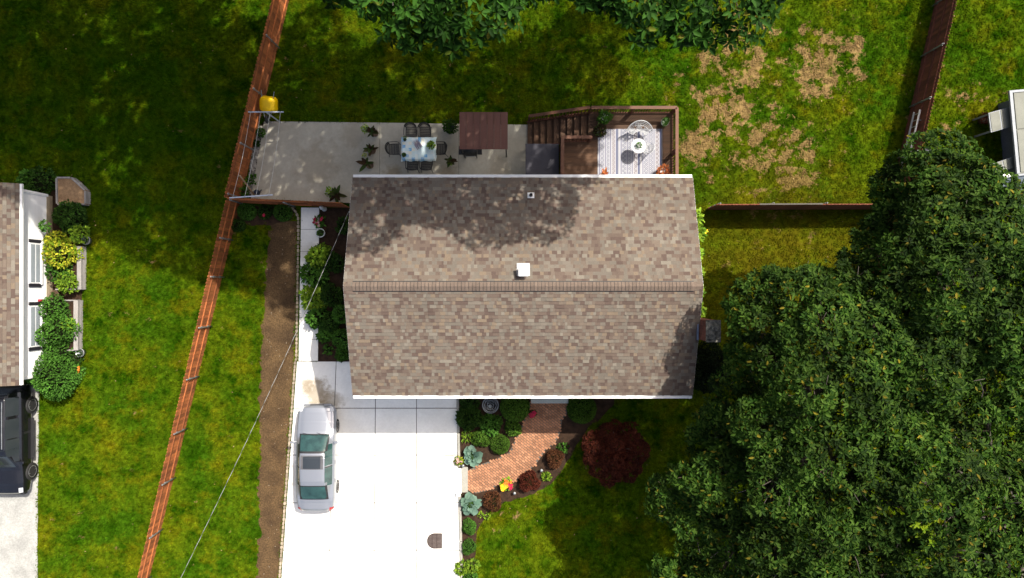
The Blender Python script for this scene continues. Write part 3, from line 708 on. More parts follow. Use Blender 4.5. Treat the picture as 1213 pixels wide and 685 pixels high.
M_CAST = mat('white_cast_metal', (.42, .43, .44), (.36, .37, .38), 4, .4, fine=.05)
def settee(name, label, loc, rz, R=.56, a0=25, a1=155):
    t = thing(name, label, 'seat', loc, None, world=False); t.rotation_euler = (0, 0, rz)
    A0, A1 = math.radians(a0), math.radians(a1)
    s = MB()
    for r in (R * .5, R * .98): s.ring((0, 0, .43), r, .016, 24, 6, 'z', A0, A1)
    for q in (A0, A1): s.tube([(R * .5 * math.cos(q), R * .5 * math.sin(q), .43), (R * .98 * math.cos(q), R * .98 * math.sin(q), .43)], .016, 6)
    for i in range(3):
        q = A0 + (A1 - A0) * (i + .5) / 3; c = Vector((R * .74 * math.cos(q), R * .74 * math.sin(q), .43))
        for rr in (.115, .075, .03): s.ring(c, rr, .012, 16, 5)
        for k in range(8): s.tube([c, c + Vector((.115 * math.cos(k * .785), .115 * math.sin(k * .785), 0))], .008, 4)
    for i in range(15):
        q = A0 + (A1 - A0) * i / 14; s.tube([(R * .5 * math.cos(q), R * .5 * math.sin(q), .43), (R * .6 * math.cos(q), R * .6 * math.sin(q), .425)], .012, 4); s.tube([(R * .88 * math.cos(q), R * .88 * math.sin(q), .425), (R * .98 * math.cos(q), R * .98 * math.sin(q), .43)], .012, 4)
    s.build('seat', M_CAST, t)
    bk = MB(); k = 22; top = []
    for i in range(k + 1):
        u = i / k; q = A0 + (A1 - A0) * u; h = .62 + .26 * math.sin(math.pi * u); top.append((R * 1.14 * math.cos(q), R * 1.14 * math.sin(q), h))
        if i % 2 == 0: bk.tube([(R * .98 * math.cos(q), R * .98 * math.sin(q), .43), (R * 1.07 * math.cos(q + .05), R * 1.07 * math.sin(q + .05), (h + .43) / 2), top[-1]], .011, 4)
    bk.tube(top, .02, 6)
    for f in (.35, .68): bk.tube([(x * (1 - .13 * (1 - f)), y * (1 - .13 * (1 - f)), .43 + (z - .43) * f) for x, y, z in top], .01, 5)
    bk.build('backrest', M_CAST, t)
    for q in (A0 + .1, (A0 * 2 + A1) / 3, (A0 + A1 * 2) / 3, A1 - .1):
        r2 = R * .75; MB().tube([(r2 * math.cos(q), r2 * math.sin(q), .42), (r2 * 1.08 * math.cos(q), r2 * 1.08 * math.sin(q), .2), (r2 * .98 * math.cos(q), r2 * .98 * math.sin(q), 0)], .015, 6).build('leg', M_CAST, t)
    return t
p = P(757, 163, 2.03); settee('garden_settee', 'curved white cast metal garden bench behind the round bistro table', (p.x, p.y, ZD + .016), 0)
p = P(766, 176, 2.03)
t = thing('garden_chair', 'white cast metal chair half hidden by the round bistro table', 'chair', (p.x, p.y, ZD + .016), None, world=False)
s = MB()
for rr in (.23, .15, .07): s.ring((0, 0, .43), rr, .014, 20, 5)
for k in range(12): s.tube([(0, 0, .43), (.23 * math.cos(k * .524), .23 * math.sin(k * .524), .43)], .01, 4)
s.build('seat', M_CAST, t)
bk = MB(); tp = [(.27 * math.cos(q), .27 * math.sin(q), .6 + .25 * math.cos((q + .5) * .9)) for q in np.linspace(-1.7, .7, 12)]; bk.tube(tp, .017, 6)
for x, y, z in tp: bk.tube([(x * .85, y * .85, .43), (x, y, z)], .009, 4)
bk.build('backrest', M_CAST, t)
for k in range(4):
    q = k * 1.571 + .785; MB().tube([(.2 * math.cos(q), .2 * math.sin(q), .42), (.23 * math.cos(q), .23 * math.sin(q), 0)], .014, 6).build('leg', M_CAST, t)
p = P(756.5, 173, ZD + .72); bt = p.copy()
t = thing('bistro_table', 'small round white bistro table on the striped rug', 'table', (p.x, p.y, ZD + .016))
MB().lathe((p.x, p.y, ZD + .016), [(.02, .685), (.30, .69), (.325, .70), (.325, .722), (.0, .722)], 32).build('table_top', M_CAST, t)
MB().lathe((p.x, p.y, ZD + .016), [(.04, .05), (.025, .2), (.03, .4), (.022, .69)], 10).build('pedestal', M_CAST, t)
for k in range(3): q = k * 2.094; MB().tube([(p.x, p.y, ZD + .12), (p.x + .15 * math.cos(q), p.y + .15 * math.sin(q), ZD + .1), (p.x + .24 * math.cos(q), p.y + .24 * math.sin(q), ZD + .03)], .014, 6).build('foot', M_CAST, t)

# ------------------------------------------------------------------ potted plants
L_GREEN = leafmat('leaf_green', (.02, .05, .008), (.045, .12, .015), (.075, .19, .025))
L_LIME = leafmat('leaf_lime', (.07, .15, .015), (.14, .26, .02), (.24, .36, .03))
L_DEEP = leafmat('leaf_deep', (.010, .028, .005), (.021, .056, .008), (.04, .09, .013))
L_BRONZE = leafmat('leaf_bronze', (.03, .018, .012), (.05, .03, .016), (.045, .075, .02), (.18, .10, .02))
L_COLEUS = leafmat('leaf_coleus', (.16, .03, .015), (.34, .09, .03), (.45, .17, .06), (.5, .3, .1))
L_YELLOW = leafmat('leaf_yellow', (.07, .14, .008), (.17, .25, .012), (.38, .36, .03))
L_BURG = leafmat('leaf_burgundy', (.04, .010, .007), (.08, .020, .012), (.13, .032, .018))
L_BROWNB = leafmat('leaf_brownbark', (.03, .014, .008), (.07, .028, .014), (.12, .05, .022))
L_BLUE = leafmat('leaf_blue', (.085, .16, .12), (.125, .215, .165), (.17, .27, .21))
L_BALL = leafmat('leaf_ball', (.018, .05, .005), (.042, .095, .010), (.075, .15, .018))
L_MAPLE = leafmat('leaf_maple', (.028, .007, .004), (.052, .012, .007), (.085, .02, .010))
M_TERRA = mat('brown_clay', (.14, .085, .05), (.10, .06, .04), 5, .8); M_POTW = mat('white_glaze', (.72, .72, .70), (.62, .62, .6), 4, .35)
M_POTB = mat('black_pot', (.02, .02, .022), None, 4, .5); M_PSOIL = mat('potting_soil', (.03, .02, .014), None, 9, 1)
def pot(t, c, r, h, m, square=False):
    if square:
        o = MB().box((c[0], c[1], c[2] + h / 2), (r * 2, r * 1.3, h)).build('pot', m, t, bevel=.012); MB().box((c[0], c[1], c[2] + h + .003), (r * 1.85, r * 1.15, .01)).build('soil', M_PSOIL, o)
    else:
        o = MB().lathe(c, [(r * .7, 0), (r * .95, h * .8), (r * 1.04, h * .84), (r * 1.04, h), (r * .92, h), (r * .9, h * .9)], 20).build('pot', m, t, True); MB().lathe(c, [(r * .9, h * .86), (r * .9, h * .88)], 16).build('soil', M_PSOIL, o)
def potted(label, px, py, r, h, pm, kind, lm, z0=.055, size=.3, square=False, lean=(0, 0), extra=None, n=None):
    p = P(px, py, z0 + h); c = (p.x, p.y, z0); t = thing('potted_plant', label, 'potted plant', c); pot(t, c, r, h, pm, square)
    top = np.array([p.x + lean[0] * .35, p.y + lean[1] * .35, z0 + h])
    if kind == 'bush': A = bush_leaves(top, size, size * 1.1, n or 260, size * .34, 6, .2)
    elif kind == 'canna': A = cat_leaves([rosette(top + [lean[0] * .2, lean[1] * .2, .05 + .1 * k], 5, size * (1 - .18 * k), size * .34, .35 + .45 * k) for k in range(3)])
    elif kind == 'tiny': A = bush_leaves(top, size, size * .8, n or 90, size * .5, 0, .2)
    link('foliage', leaf_mesh('foliage', *A, off=c), lm, t)
    MB().tube([(p.x, p.y, z0 + h * .6), (p.x, p.y, z0 + h + size * .5)], .012, 5).build('stem', M_TWIG, t)
    if extra:
        lm2, dx, dy, s2 = extra; A = bush_leaves(top + [dx, dy, .05], s2, s2 * .8, 70, s2 * .6, 0, .3); link('foliage', leaf_mesh('foliage', *A, off=c), lm2, t)
    return t
potted('potted canna with a lime green shoot, topmost of three pots on the patio', 443.5, 157.5, .17, .28, M_TERRA, 'canna', L_BRONZE, size=.42, lean=(-.2, .0), extra=(L_LIME, -.34, .16, .17))
potted('bronze leafed potted plant with a yellow tip, middle of three pots', 440, 178, .19, .28, M_TERRA, 'canna', L_BRONZE, size=.42, extra=(L_YELLOW, -.32, -.24, .1))
potted('dark bronze potted canna, lowest of three pots beside the table', 438, 195.5, .17, .28, M_TERRA, 'canna', L_BRONZE, size=.48, lean=(-.2, .1))
potted('dark bushy potted plant beside the brown grill shelter', 533, 151, .2, .3, M_POTB, 'bush', L_DEEP, size=.36)
potted('small brown box planter with bronze leaves below the right chair', 534, 192, .13, .22, M_TERRA, 'canna', L_BRONZE, size=.36, square=True, lean=(0, .1), extra=(L_LIME, -.06, -.08, .12))
potted('potted plant with a lime shoot against the short red fence', 399, 231, .17, .28, M_TERRA, 'canna', L_BRONZE, size=.5, extra=(L_LIME, -.3, .12, .2))
ZR_ = ZD + .002
potted('leafy green bush in a white pot in the deck corner by the stairs', 716, 139.5, .17, .3, M_POTW, 'bush', L_GREEN, ZR_, .30, n=380)
potted('green plant in a white pot in the outer deck corner', 788, 144.5, .17, .3, M_POTW, 'bush', L_GREEN, ZR_, .2, n=240)
potted('bushy bronze green potted coleus at the upper corner of the rug', 711, 156, .15, .28, M_POTB, 'bush', L_BRONZE, ZR_, .29, n=300)
potted('small potted coleus with red leaves at the lower edge of the rug', 716, 206, .13, .25, M_POTB, 'canna', L_COLEUS, ZR_ + .016, .27)
potted('orange red coleus in a white pot at the lower rug corner', 785, 205, .2, .3, M_POTW, 'bush', L_COLEUS, ZR_, .34, n=230)
t = potted('small green potted plant on the round bistro table', 757, 172, .07, .1, M_POTW, 'tiny', L_GREEN, ZD + .74, .12)

# ------------------------------------------------------------------ patio dining set
M_IRON = mat('black_iron', (.012, .012, .014), (.02, .02, .022), 6, .5, .3)
def chair_proto():
    t = thing('patio_chair', 'x', 'chair', (0, 0, 0), 'black patio chairs around the dining table', world=False)      # faces +Y
    s = MB(); s.tube([(-.24, -.22, .42), (.24, -.22, .42), (.25, .24, .42), (-.25, .24, .42), (-.24, -.22, .42)], .014, 6)
    for i in range(13): x = -.22 + i * .44 / 12; s.box((x, .01, .42), (.024, .44, .006))
    for y in (-.1, .02, .14): s.box((0, y, .414), (.46, .02, .006))
    s.build('seat', M_IRON, t)
    b_ = MB(); k = 14; arc = []
    for i in range(k + 1):
        q = math.radians(200 + 140 * i / k); arc.append((.29 * math.cos(q), -.14 + .24 * math.sin(q) * .8, .74 + .14 * math.sin(math.pi * i / k)))
    b_.tube(arc, .016, 6); b_.tube([(x * .92, y * .9, z - .2) for x, y, z in arc], .012, 6)
    for i, (x, y, z) in enumerate(arc): b_.tube([(x * .86, -.2 + (y + .2) * .3, .43), (x * .92, y * .9, z - .2), (x, y, z)], .011, 4)
    for f in (.25, .5, .75): b_.tube([(x * (.92 + .08 * f), y * (.9 + .1 * f), z - .2 + .2 * f) for x, y, z in arc], .008, 4)
    b_.build('backrest', M_IRON, t)
    for sx in (-1, 1):
        MB().tube([(sx * .27, -.2, .74), (sx * .30, 0, .66), (sx * .30, .18, .64), (sx * .28, .25, .58), (sx * .26, .24, .42)], .015, 6).build('armrest', M_IRON, t)
        MB().tube([(sx * .25, .24, .42), (sx * .28, .27, 0)], .014, 6).build('leg', M_IRON, t)
        MB().tube([(sx * .24, -.22, .42), (sx * .27, -.3, 0)], .014, 6).build('leg', M_IRON, t)
    return t
proto = chair_proto(); first = True
for px, py, rz, lab in ((487, 156.5, 180, 'black iron patio chair at the far side of the table, nearer the potted cannas'), (503.5, 156.5, 180, 'black iron patio chair at the far side of the table, nearer the grill shelter'),
        (466.8, 177, -90, 'black iron patio chair at the table end facing the grill shelter'), (522, 177, 90, 'black iron patio chair at the table end beside the grill shelter'),
        (489, 195.5, 0, 'black iron patio chair on the house side of the table, nearer the potted cannas'), (505.5, 195.5, 0, 'black iron patio chair on the house side of the table, nearer the box planter')):
    o = proto if first else copy_tree(proto); first = False; p = P(px, py, .45); o.location = (p.x, p.y, .055); o.rotation_euler = (0, 0, math.radians(rz + rng.uniform(-5, 5))); o['label'] = lab
tc = P(495.5, 176.3, .75); tw_, td_ = 1.58, 1.06
t = thing('dining_table', 'rectangular patio dining table under a checked cloth', 'table', (tc.x, tc.y, .055))
MB().box((tc.x, tc.y, .74), (tw_ - .06, td_ - .06, .03)).build('table_top', M_IRON, t)
for sx in (-1, 1):
    for sy in (-1, 1): MB().tube([(tc.x + sx * .68, tc.y + sy * .42, .73), (tc.x + sx * .7, tc.y + sy * .44, .055)], .022, 8).build('leg', M_IRON, t)
m, n, l, b = nt('checked_cloth'); v = pos(n)
mp = n.new('ShaderNodeVectorMath'); mp.operation = 'SNAP'; mp.inputs[1].default_value = (.145, .145, 9); l.new(v, mp.inputs[0])
wnz = n.new('ShaderNodeTexWhiteNoise'); l.new(mp.outputs[0], wnz.inputs['Vector'])
c = ramp(n, l, wnz.outputs['Value'], [(0, (.50, .66, .68)), (.30, (.62, .70, .68)), (.52, (.68, .66, .52)), (.66, (.56, .70, .72)), (.86, (.10, .36, .62))], True)
c = mixc(n, l, ramp(n, l, noise(n, l, v, 28, 3), [(.45, 0.0), (.6, .55)]), c, (.70, .72, .70))
l.new(c, b.inputs['Base Color']); b.inputs['Roughness'].default_value = .8
cl = MB(); nx, ny = 26, 18; ex_ = .1
vsx = []
for j in range(ny + 1):
    for i in range(nx + 1):
        x, y = (i / nx - .5) * (tw_ + 2 * ex_), (j / ny - .5) * (td_ + 2 * ex_); ox, oy = max(0, abs(x) - tw_ / 2), max(0, abs(y) - td_ / 2)
        q = max(ox, oy); z = .76 - q * 1.7; xx = math.copysign(min(abs(x), tw_ / 2 + ox * .25), x); yy = math.copysign(min(abs(y), td_ / 2 + oy * .25), y)
        if q > 0: w_ = .02 * math.sin((x + y) * 14) * q / ex_; xx += w_ if ox else 0; yy += w_ if oy else 0
        vsx.append((tc.x + xx, tc.y + yy, z))
cl.add(vsx, [(j * (nx + 1) + i, j * (nx + 1) + i + 1, (j + 1) * (nx + 1) + i + 1, (j + 1) * (nx + 1) + i) for j in range(ny) for i in range(nx)])
tag(cl.build('tablecloth', m, smooth=True), 'white tablecloth with blue and cream squares on the patio dining table', 'tablecloth')
potted('small plant in a black pot at the upper corner of the tablecloth', 479.5, 165.5, .07, .12, M_POTB, 'tiny', L_GREEN, .762, .08, lean=(0, .2))
potted('small plant in a black pot at the lower corner of the tablecloth', 478.5, 183.5, .10, .12, M_POTB, 'tiny', L_GREEN, .762, .09)
potted('round bright green potted plant on the tablecloth', 510.5, 172, .08, .1, M_POTB, 'tiny', L_LIME, .762, .17, n=160)
t = thing('lavender_bunch', 'bunch of pale lavender sprigs lying on the tablecloth', 'flowers', tuple(P(494.5, 171, .77)))
M_LAV = mat('lavender', (.34, .26, .34), (.22, .17, .24), 30, .9); p = P(494.5, 171, .78)
for i in range(9):
    q = MB(); a_ = -.75 + rng.uniform(-.22, .22) ; u = Vector((math.cos(a_ - .35), math.sin(a_ - .35), 0)); s_ = Vector((-u.y, u.x, 0)) * (i - 4) * .028
    q.tube([p + s_ - u * .22, p + s_ * 1.1 + Vector((0, 0, .01)), p + s_ * 1.35 + u * .22], [.004, .012, .009], 5); q.build('sprig', M_LAV, t)

# grill shelter and grill
M_BROWNM = mat('brown_metal_roof', (.15, .062, .042), (.12, .05, .036), 1.2, .6, rnd=.1, fine=.12)
zt = 2.2; a = P(544.3, 133, zt); b2 = P(601.5, 177, zt); gcx, gcy = (a.x + b2.x) / 2, (a.y + b2.y) / 2; gw, gd = b2.x - a.x, a.y - b2.y
t = thing('grill_shelter', 'brown ribbed metal roof shelter on posts on the patio', 'shelter', (gcx, gcy, .055))
npan = 7; pe = MB().box((0, 0, 0), (gw / npan - .008, gd, .022)).box((-(gw / npan) / 2 + .012, 0, .02), (.02, gd, .03)).mesh('roof_panel'); pe.materials.append(M_BROWNM)
for i in range(npan): piece('roof_panel', pe, None, t, (a.x + gw * (i + .5) / npan, gcy, zt))
for sx in (-1, 1):
    MB().box((gcx + sx * (gw / 2 - .06), gcy, zt - .05), (.06, gd - .06, .07)).build('beam', M_POTB, t)
    for sy in (-1, 1): MB().box((gcx + sx * (gw / 2 - .08), gcy + sy * (gd / 2 - .1), 1.12), (.06, .06, 2.13)).build('post', M_POTB, t)
for sy in (-1, 1): MB().box((gcx, gcy + sy * (gd / 2 - .04), zt - .05), (gw - .2, .05, .06)).build('beam', M_POTB, t)
p = P(557, 178, .9); t = thing('barbecue_grill', 'black barbecue grill peeking out from under the brown shelter', 'grill', (p.x, p.y, .055))
MB().box((p.x, p.y, .78), (.62, .5, .14)).build('firebox', M_POTB, t, bevel=.03)
lid = MB(); k = 9; vs_ = []
for x in (p.x - .31, p.x + .31):
    for i in range(k): q = math.pi * i / (k - 1); vs_.append((x, p.y + .25 * math.cos(q), .85 + .24 * math.sin(q)))
lid.add(vs_, [(i, i + 1, k + i + 1, k + i) for i in range(k - 1)] + [tuple(range(k))[::-1], tuple(range(k, 2 * k))]); lo = lid.build('lid', M_POTB, t, True)
MB().tube([(p.x - .2, p.y - .27, .98), (p.x - .2, p.y - .31, .98), (p.x + .2, p.y - .31, .98), (p.x + .2, p.y - .27, .98)], .012, 6).build('handle', M_STEEL, lo)
for sx in (-1, 1): MB().box((p.x + sx * .43, p.y, .84), (.22, .4, .025)).build('side_shelf', M_POTB, t, bevel=.01)
for sx in (-1, 1):
    for sy in (-1, 1): MB().box((p.x + sx * .27, p.y + sy * .2, .39), (.04, .04, .67)).build('leg', M_POTB, t)

# ------------------------------------------------------------------ clothesline, wheelbarrow, ladder
M_TBAR = mat('pale_blue_steel', (.52, .56, .62), (.42, .46, .52), 4, .45, .3)
ZC = 1.95
t = thing('clothesline', 'pale steel clothesline with two crossbars over the patio fence', 'clothesline', tuple(P(330, 190)))
for (x0, y0, x1, y1) in ((294, 132.8, 336, 132.8), (272, 234.5, 323, 231)):
    a, b2 = P(x0, y0, ZC), P(x1, y1, ZC); c = (a + b2) / 2
    o = MB().bar(a, b2, .05, .05).build('crossbar', M_TBAR, t); MB().tube([(c.x, c.y, 0), (c.x, c.y, ZC - .03)], .03, 8).build('post', M_TBAR, t)
    for f in (.08, .36, .62, .92): q = a.lerp(b2, f); MB().ring((q.x, q.y, ZC + .045), .02, .006, 8, 4, 'x').build('hook', M_STEEL, o)
M_LINE = mat('washing_line', (.62, .60, .55), None, 3, .7)
a0, a1, b0, b1 = P(294, 132.8, ZC), P(336, 132.8, ZC), P(272, 234.5, ZC), P(323, 231, ZC)
for f in (.08, .36, .62, .92):
    u, w = a0.lerp(a1, f), b0.lerp(b1, f); MB().tube([u.lerp(w, s_) + Vector((0, 0, .05 - .14 * math.sin(math.pi * s_))) for s_ in np.linspace(0, 1, 9)], .008, 4).build('line', M_LINE, t)
a, b2 = P(284, 208, 1.7), P(301, 231, .08)
tag(MB().bar(a, b2, .05, .05).build('wooden_prop', mat('bare_timber', (.40, .30, .18), (.32, .23, .13), 4, .8)), 'bare timber prop leaning in the corner under the clothesline', 'timber')
M_YEL = mat('yellow_plastic', (.92, .58, .0), (.86, .52, .0), 1.5, .42, fine=.05)
p = P(316.5, 124.5, .9)
t = thing('wheelbarrow', 'yellow wheelbarrow stood up against the tall fence', 'wheelbarrow', (p.x, p.y, 0))
R = Matrix.Rotation(math.radians(-8), 3, 'Z') @ Matrix.Rotation(math.radians(22), 3, 'X')
tr = MB(); rings = []
for k, (sx, sy, z) in enumerate(((.40, .37, -.26), (.42, .39, -.25), (.36, .33, .0), (.32, .29, .035), (.18, .16, .05))):
    for j in range(20):
        q = 2 * math.pi * (j + .5) / 20; f = lambda c_: math.copysign(abs(c_) ** .45, c_)
        w = Vector((sx * f(math.cos(q)), sy * f(math.sin(q)) * (1 if math.sin(q) < 0 else .95), z)); rings.append(Vector((p.x, p.y, .92)) + R @ w)
tr.add(rings, [(i * 20 + j, i * 20 + (j + 1) % 20, (i + 1) * 20 + (j + 1) % 20, (i + 1) * 20 + j) for i in range(4) for j in range(20)] + [tuple(range(80, 100))])
tr.build('tray', M_YEL, t, True)
for sx in (-1, 1):
    q = [Vector((p.x, p.y, .92)) + R @ Vector(w) for w in ((sx * .1, -.62, -.02), (sx * .2, -.3, -.05), (sx * .27, .35, -.06), (sx * .3, .62, -.08))]; MB().tube(q, .018, 6).build('handle', M_STEEL, t)
    MB().tube([Vector((p.x, p.y, .92)) + R @ Vector(w) for w in ((sx * .22, .2, -.1), (sx * .24, .34, -.25))], .015, 6).build('leg', M_STEEL, t)
w = Vector((p.x, p.y, .92)) + R @ Vector((0, -.66, .0)); wh = MB().lathe(w, [(.06, -.05), (.17, -.05), (.19, -.02), (.19, .02), (.17, .05), (.06, .05)], 18, 'x').build('wheel', M_POTB, t, True)
MB().lathe(w, [(.055, -.06), (.06, 0), (.055, .06)], 12, 'x').build('hub', M_STEEL, wh)
MB().tube([w, (w.x, w.y, .02)], .02, 6).build('stand', M_STEEL, t)
M_ALU = mat('aluminium', (.72, .72, .72), (.6, .6, .6), 5, .3, .5, fine=.05)
fd = (P(gx(0), 0) - P(gx(200), 200)).normalized(); fn = Vector((-fd.y, fd.x, 0)); fn = fn if fn.x < 0 else -fn
lb = P(gx(212), 212) + fn * .17; lt = P(gx(139), 139) + fn * .17
t = thing('ladder', 'aluminium ladder hung lengthwise on the dark red fence', 'ladder', tuple(lb))
for z in (.74, 1.2): MB().bar((lb.x, lb.y, z), (lt.x, lt.y, z), .075, .03).build('rail', M_ALU, t)
for i in range(10):
    q = lb.lerp(lt, (i + .5) / 10); MB().tube([(q.x, q.y, .74), (q.x, q.y, 1.2)], .017, 8).build('rung', M_ALU, t)
for f in (.15, .85): q = lb.lerp(lt, f) - fn * .08; MB().box((q.x, q.y, 1.17), (.2, .04, .03), math.atan2(fn.y, fn.x)).build('hook', M_STEEL, t)
p = P(1097.5, 178.5, .3); t = thing('utility_box', 'small grey utility box behind the fence beside the ladder', 'box', (p.x, p.y, 0))
MB().box((p.x, p.y, .15), (.34, .26, .3)).build('body', M_STEEL, t, bevel=.01); MB().box((p.x, p.y, .315), (.38, .3, .03)).build('lid', mat('dark_lid', (.05, .055, .06)), t, bevel=.008)

# service cable from the gable to the street
a, b2 = P(413, 251, 4.75), P(196, 722, 6.6)
t = thing('service_cable', 'twisted overhead service cable from the gable across the front lawn', 'cable', tuple(a))
N_ = 520
for k, (nm, m_) in enumerate((('bare_wire', mat('bare_wire', (.40, .40, .38), None, 4, .4, .3)), ('insulated_wire', mat('insulated_wire', (.05, .055, .05), None, 4, .6)))):
    q = []
    for i in range(N_ + 1):
        s_ = i / N_; c = a.lerp(b2, s_) - Vector((0, 0, .5 * math.sin(math.pi * s_))); th_ = s_ * 2 * math.pi * 25 + k * math.pi
        q.append(c + Vector((.006 * math.cos(th_), .003 * math.cos(th_), .006 * math.sin(th_))))
    MB().tube(q, .0075, 5).build(nm, m_, t)
MB().tube([a, Vector((wx0 - .01, a.y - .1, 4.8))], .02, 6).build('bracket', M_STEEL, t)

# half round grate on the drive
p = P(515, 641, .07); t = thing('iron_grate', 'half round dark iron grate lying on the driveway', 'grate', (p.x, p.y, .052)); z = .068
M_RUST = mat('rusty_iron', (.075, .05, .045), (.045, .032, .03), 12, .8, .2); MB().prism([(p.x + x, p.y + y) for x, y in [(.32, .34), (-.02, .34)] + [(-.02 - .32 * math.sin(q), .34 * math.cos(q)) for q in np.linspace(.2, math.pi - .2, 10)] + [(-.02, -.34), (.32, -.34)]], .052, .056).build('backing_plate', mat('dark_backing', (.22, .19, .17), (.12, .1, .09), 8), t)  # dark backing plate added to hide the bright concrete between the bars
f = MB(); pts = [(.33, .35), (-.02, .35)] + [(-.02 - .33 * math.sin(q), .35 * math.cos(q)) for q in np.linspace(.2, math.pi - .2, 12)] + [(-.02, -.35), (.33, -.35), (.33, .35)]
f.tube([(p.x + x, p.y + y, z) for x, y in pts], .018, 6); f.build('frame', M_RUST, t)
for i in range(11):
    y = -.3 + i * .06; x0 = -.02 - .31 * math.sqrt(max(0, 1 - (y / .35) ** 2)); MB().bar((p.x + x0, p.y + y, z), (p.x + .33, p.y + y, z), .034, .02).build('bar', M_RUST, t)
for x in (-.12, .1): MB().bar((p.x + x, p.y - .33, z + .002), (p.x + x, p.y + .33, z + .002), .03, .022).build('crossbar', M_RUST, t)

# ================================================================== VEHICLES
def smooth1(a, k=3):
    for _ in range(k): a = np.concatenate([a[:1], (a[:-2] + a[1:-1] * 2 + a[2:]) / 4, a[-1:]])
    return a
def car_surface(st, n=110, sm=2):
    st = np.array(sorted(st)); y = np.linspace(st[0, 0], st[-1, 0], n); y = np.sort(np.concatenate([y, st[:, 0]])); y = np.unique(np.round(y, 4))
    q = [smooth1(np.interp(y, st[:, 0], st[:, i]), sm) for i in range(1, st.shape[1])]
    rows = []
    for i in range(len(y)):
        zt, ht, zb, hb, w, zl = (c[i] for c in q)
        half = [(0, zt), (ht * .35, zt - .004), (ht * .7, zt - .016), (ht * .9, zt - .035), (ht, zt - .06), (ht + (hb - ht) * .33, zt - .06 + (zb - zt + .06) * .33), (ht + (hb - ht) * .66, zt - .06 + (zb - zt + .06) * .66), (hb, zb), ((hb + w) / 2 + .015, zb - .03), (w, zb - .16), (w * 1.005, (zb + zl) / 2), (w * .985, zl + .12), (w * .93, zl)]
        rows.append([(-x, y[i], z) for x, z in half[::-1]] + [(x, y[i], z) for x, z in half[1:]])
    return y, np.array(rows)
def car_panel(y, G, test, off, name, m, parent, z0=0):
    n, k, _ = G.shape; N = np.zeros_like(G)
    du = np.gradient(G, axis=1); dv = np.gradient(G, axis=0); N = np.cross(du, dv); N /= np.maximum(np.linalg.norm(N, axis=2, keepdims=True), 1e-9)
    if N[n // 2, k // 2, 2] < 0: N = -N
    V = (G + N * off).reshape(-1, 3); F = []
    for i in range(n - 1):
        for j in range(k - 1):
            if test((y[i] + y[i + 1]) / 2, j - (k - 1) / 2 + .5): F.append((i * k + j, i * k + j + 1, (i + 1) * k + j + 1, (i + 1) * k + j))
    used = sorted({a for f in F for a in f}); ix = {a: i for i, a in enumerate(used)}
    mb = MB(); mb.add([tuple(V[a]) for a in used], [tuple(ix[a] for a in f) for f in F]); return mb.build(name, m, parent, True)
M_TYRE = mat('tyre_rubber', (.018, .018, .018), None, 6, .8); M_RIM = mat('alloy_rim', (.55, .55, .56), (.45, .45, .46), 5, .3, .8)
M_CARGLASS = mat('tinted_glass', (.03, .075, .07), (.014, .035, .035), 2.5, .05, spec=.5, fine=0)
def wheel(t, x, y, r, w, sx):
    o = MB().lathe((x, y, r), [(r * .6, -w / 2), (r * .92, -w / 2), (r, -w * .33), (r, w * .33), (r * .92, w / 2), (r * .6, w / 2)], 28, 'x').build('tyre', M_TYRE, t, True)
    q = MB(); xf = x + sx * (w / 2 - .015)
    q.ring((xf, y, r), r * .64, .022, 24, 6, 'x'); q.lathe((xf - sx * .03, y, r), [(r * .16, -.02), (r * .18, .02), (r * .1, .035)], 14, 'x')
    for i in range(6): a_ = i * math.pi / 3 + .3; q.bar((xf - sx * .02, y, r), (xf - sx * .01, y + r * .62 * math.cos(a_), r + r * .62 * math.sin(a_)), .05, .06)
    q.build('rim', M_RIM, o); MB().lathe((xf - sx * .05, y, r), [(r * .6, -.01), (r * .6, .01)], 20, 'x').build('brake_disc', M_POTB, o)
# silver saloon
m, n, l, b = nt('silver_paint'); b.inputs['Base Color'].default_value = (.30, .315, .345, 1); b.inputs['Metallic'].default_value = .55; b.inputs['Roughness'].default_value = .28; b.inputs['Coat Weight'].default_value = .6; b.inputs['Coat Roughness'].default_value = .06
M_SILVER = m
sed = [(2.43, .60, .40, .50, .56, .60, .26), (2.36, .68, .58, .60, .70, .76, .2), (2.15, .75, .66, .68, .76, .85, .18), (1.7, .84, .68, .76, .79, .885, .18), (1.25, .93, .66, .84, .80, .90, .18), (1.12, .99, .64, .87, .80, .90, .18),
       (.45, 1.36, .56, .90, .80, .905, .18), (.2, 1.415, .57, .91, .80, .905, .18), (-.3, 1.44, .57, .92, .80, .905, .18), (-.9, 1.41, .56, .93, .80, .905, .18), (-1.12, 1.35, .55, .94, .79, .90, .18),
       (-1.78, 1.06, .60, .95, .76, .89, .18), (-1.95, 1.02, .62, .94, .74, .875, .18), (-2.28, .98, .60, .88, .70, .83, .2), (-2.4, .90, .52, .76, .62, .74, .26), (-2.43, .74, .42, .62, .54, .64, .3)]
p = P(372, 543, .7)
car = thing('parked_car', 'silver saloon car with sunroof parked on the driveway', 'car', (-9.06, -7.83, .05), None, world=False)
Yc, G = car_surface(sed); G[:, :, 2] -= 0
body = car_panel(Yc, G, lambda y, u: True, 0, 'body', M_SILVER, car)
car_panel(Yc, G, lambda y, u: .40 < y < 1.19 and abs(u) < 4.9, .004, 'windscreen_seal', M_POTB, car); car_panel(Yc, G, lambda y, u: -1.80 < y < -1.08 and abs(u) < 4.8, .004, 'rear_window_seal', M_POTB, car); car_panel(Yc, G, lambda y, u: -.34 < y < .28 and abs(u) < 2.6, .004, 'sunroof_seal', mat('seal_grey', (.10, .10, .11)), car)
car_panel(Yc, G, lambda y, u: .46 < y < 1.13 - .0 * abs(u) and abs(u) < 4.2 - (y > 1.05) * .5, .008, 'windscreen', M_CARGLASS, car)
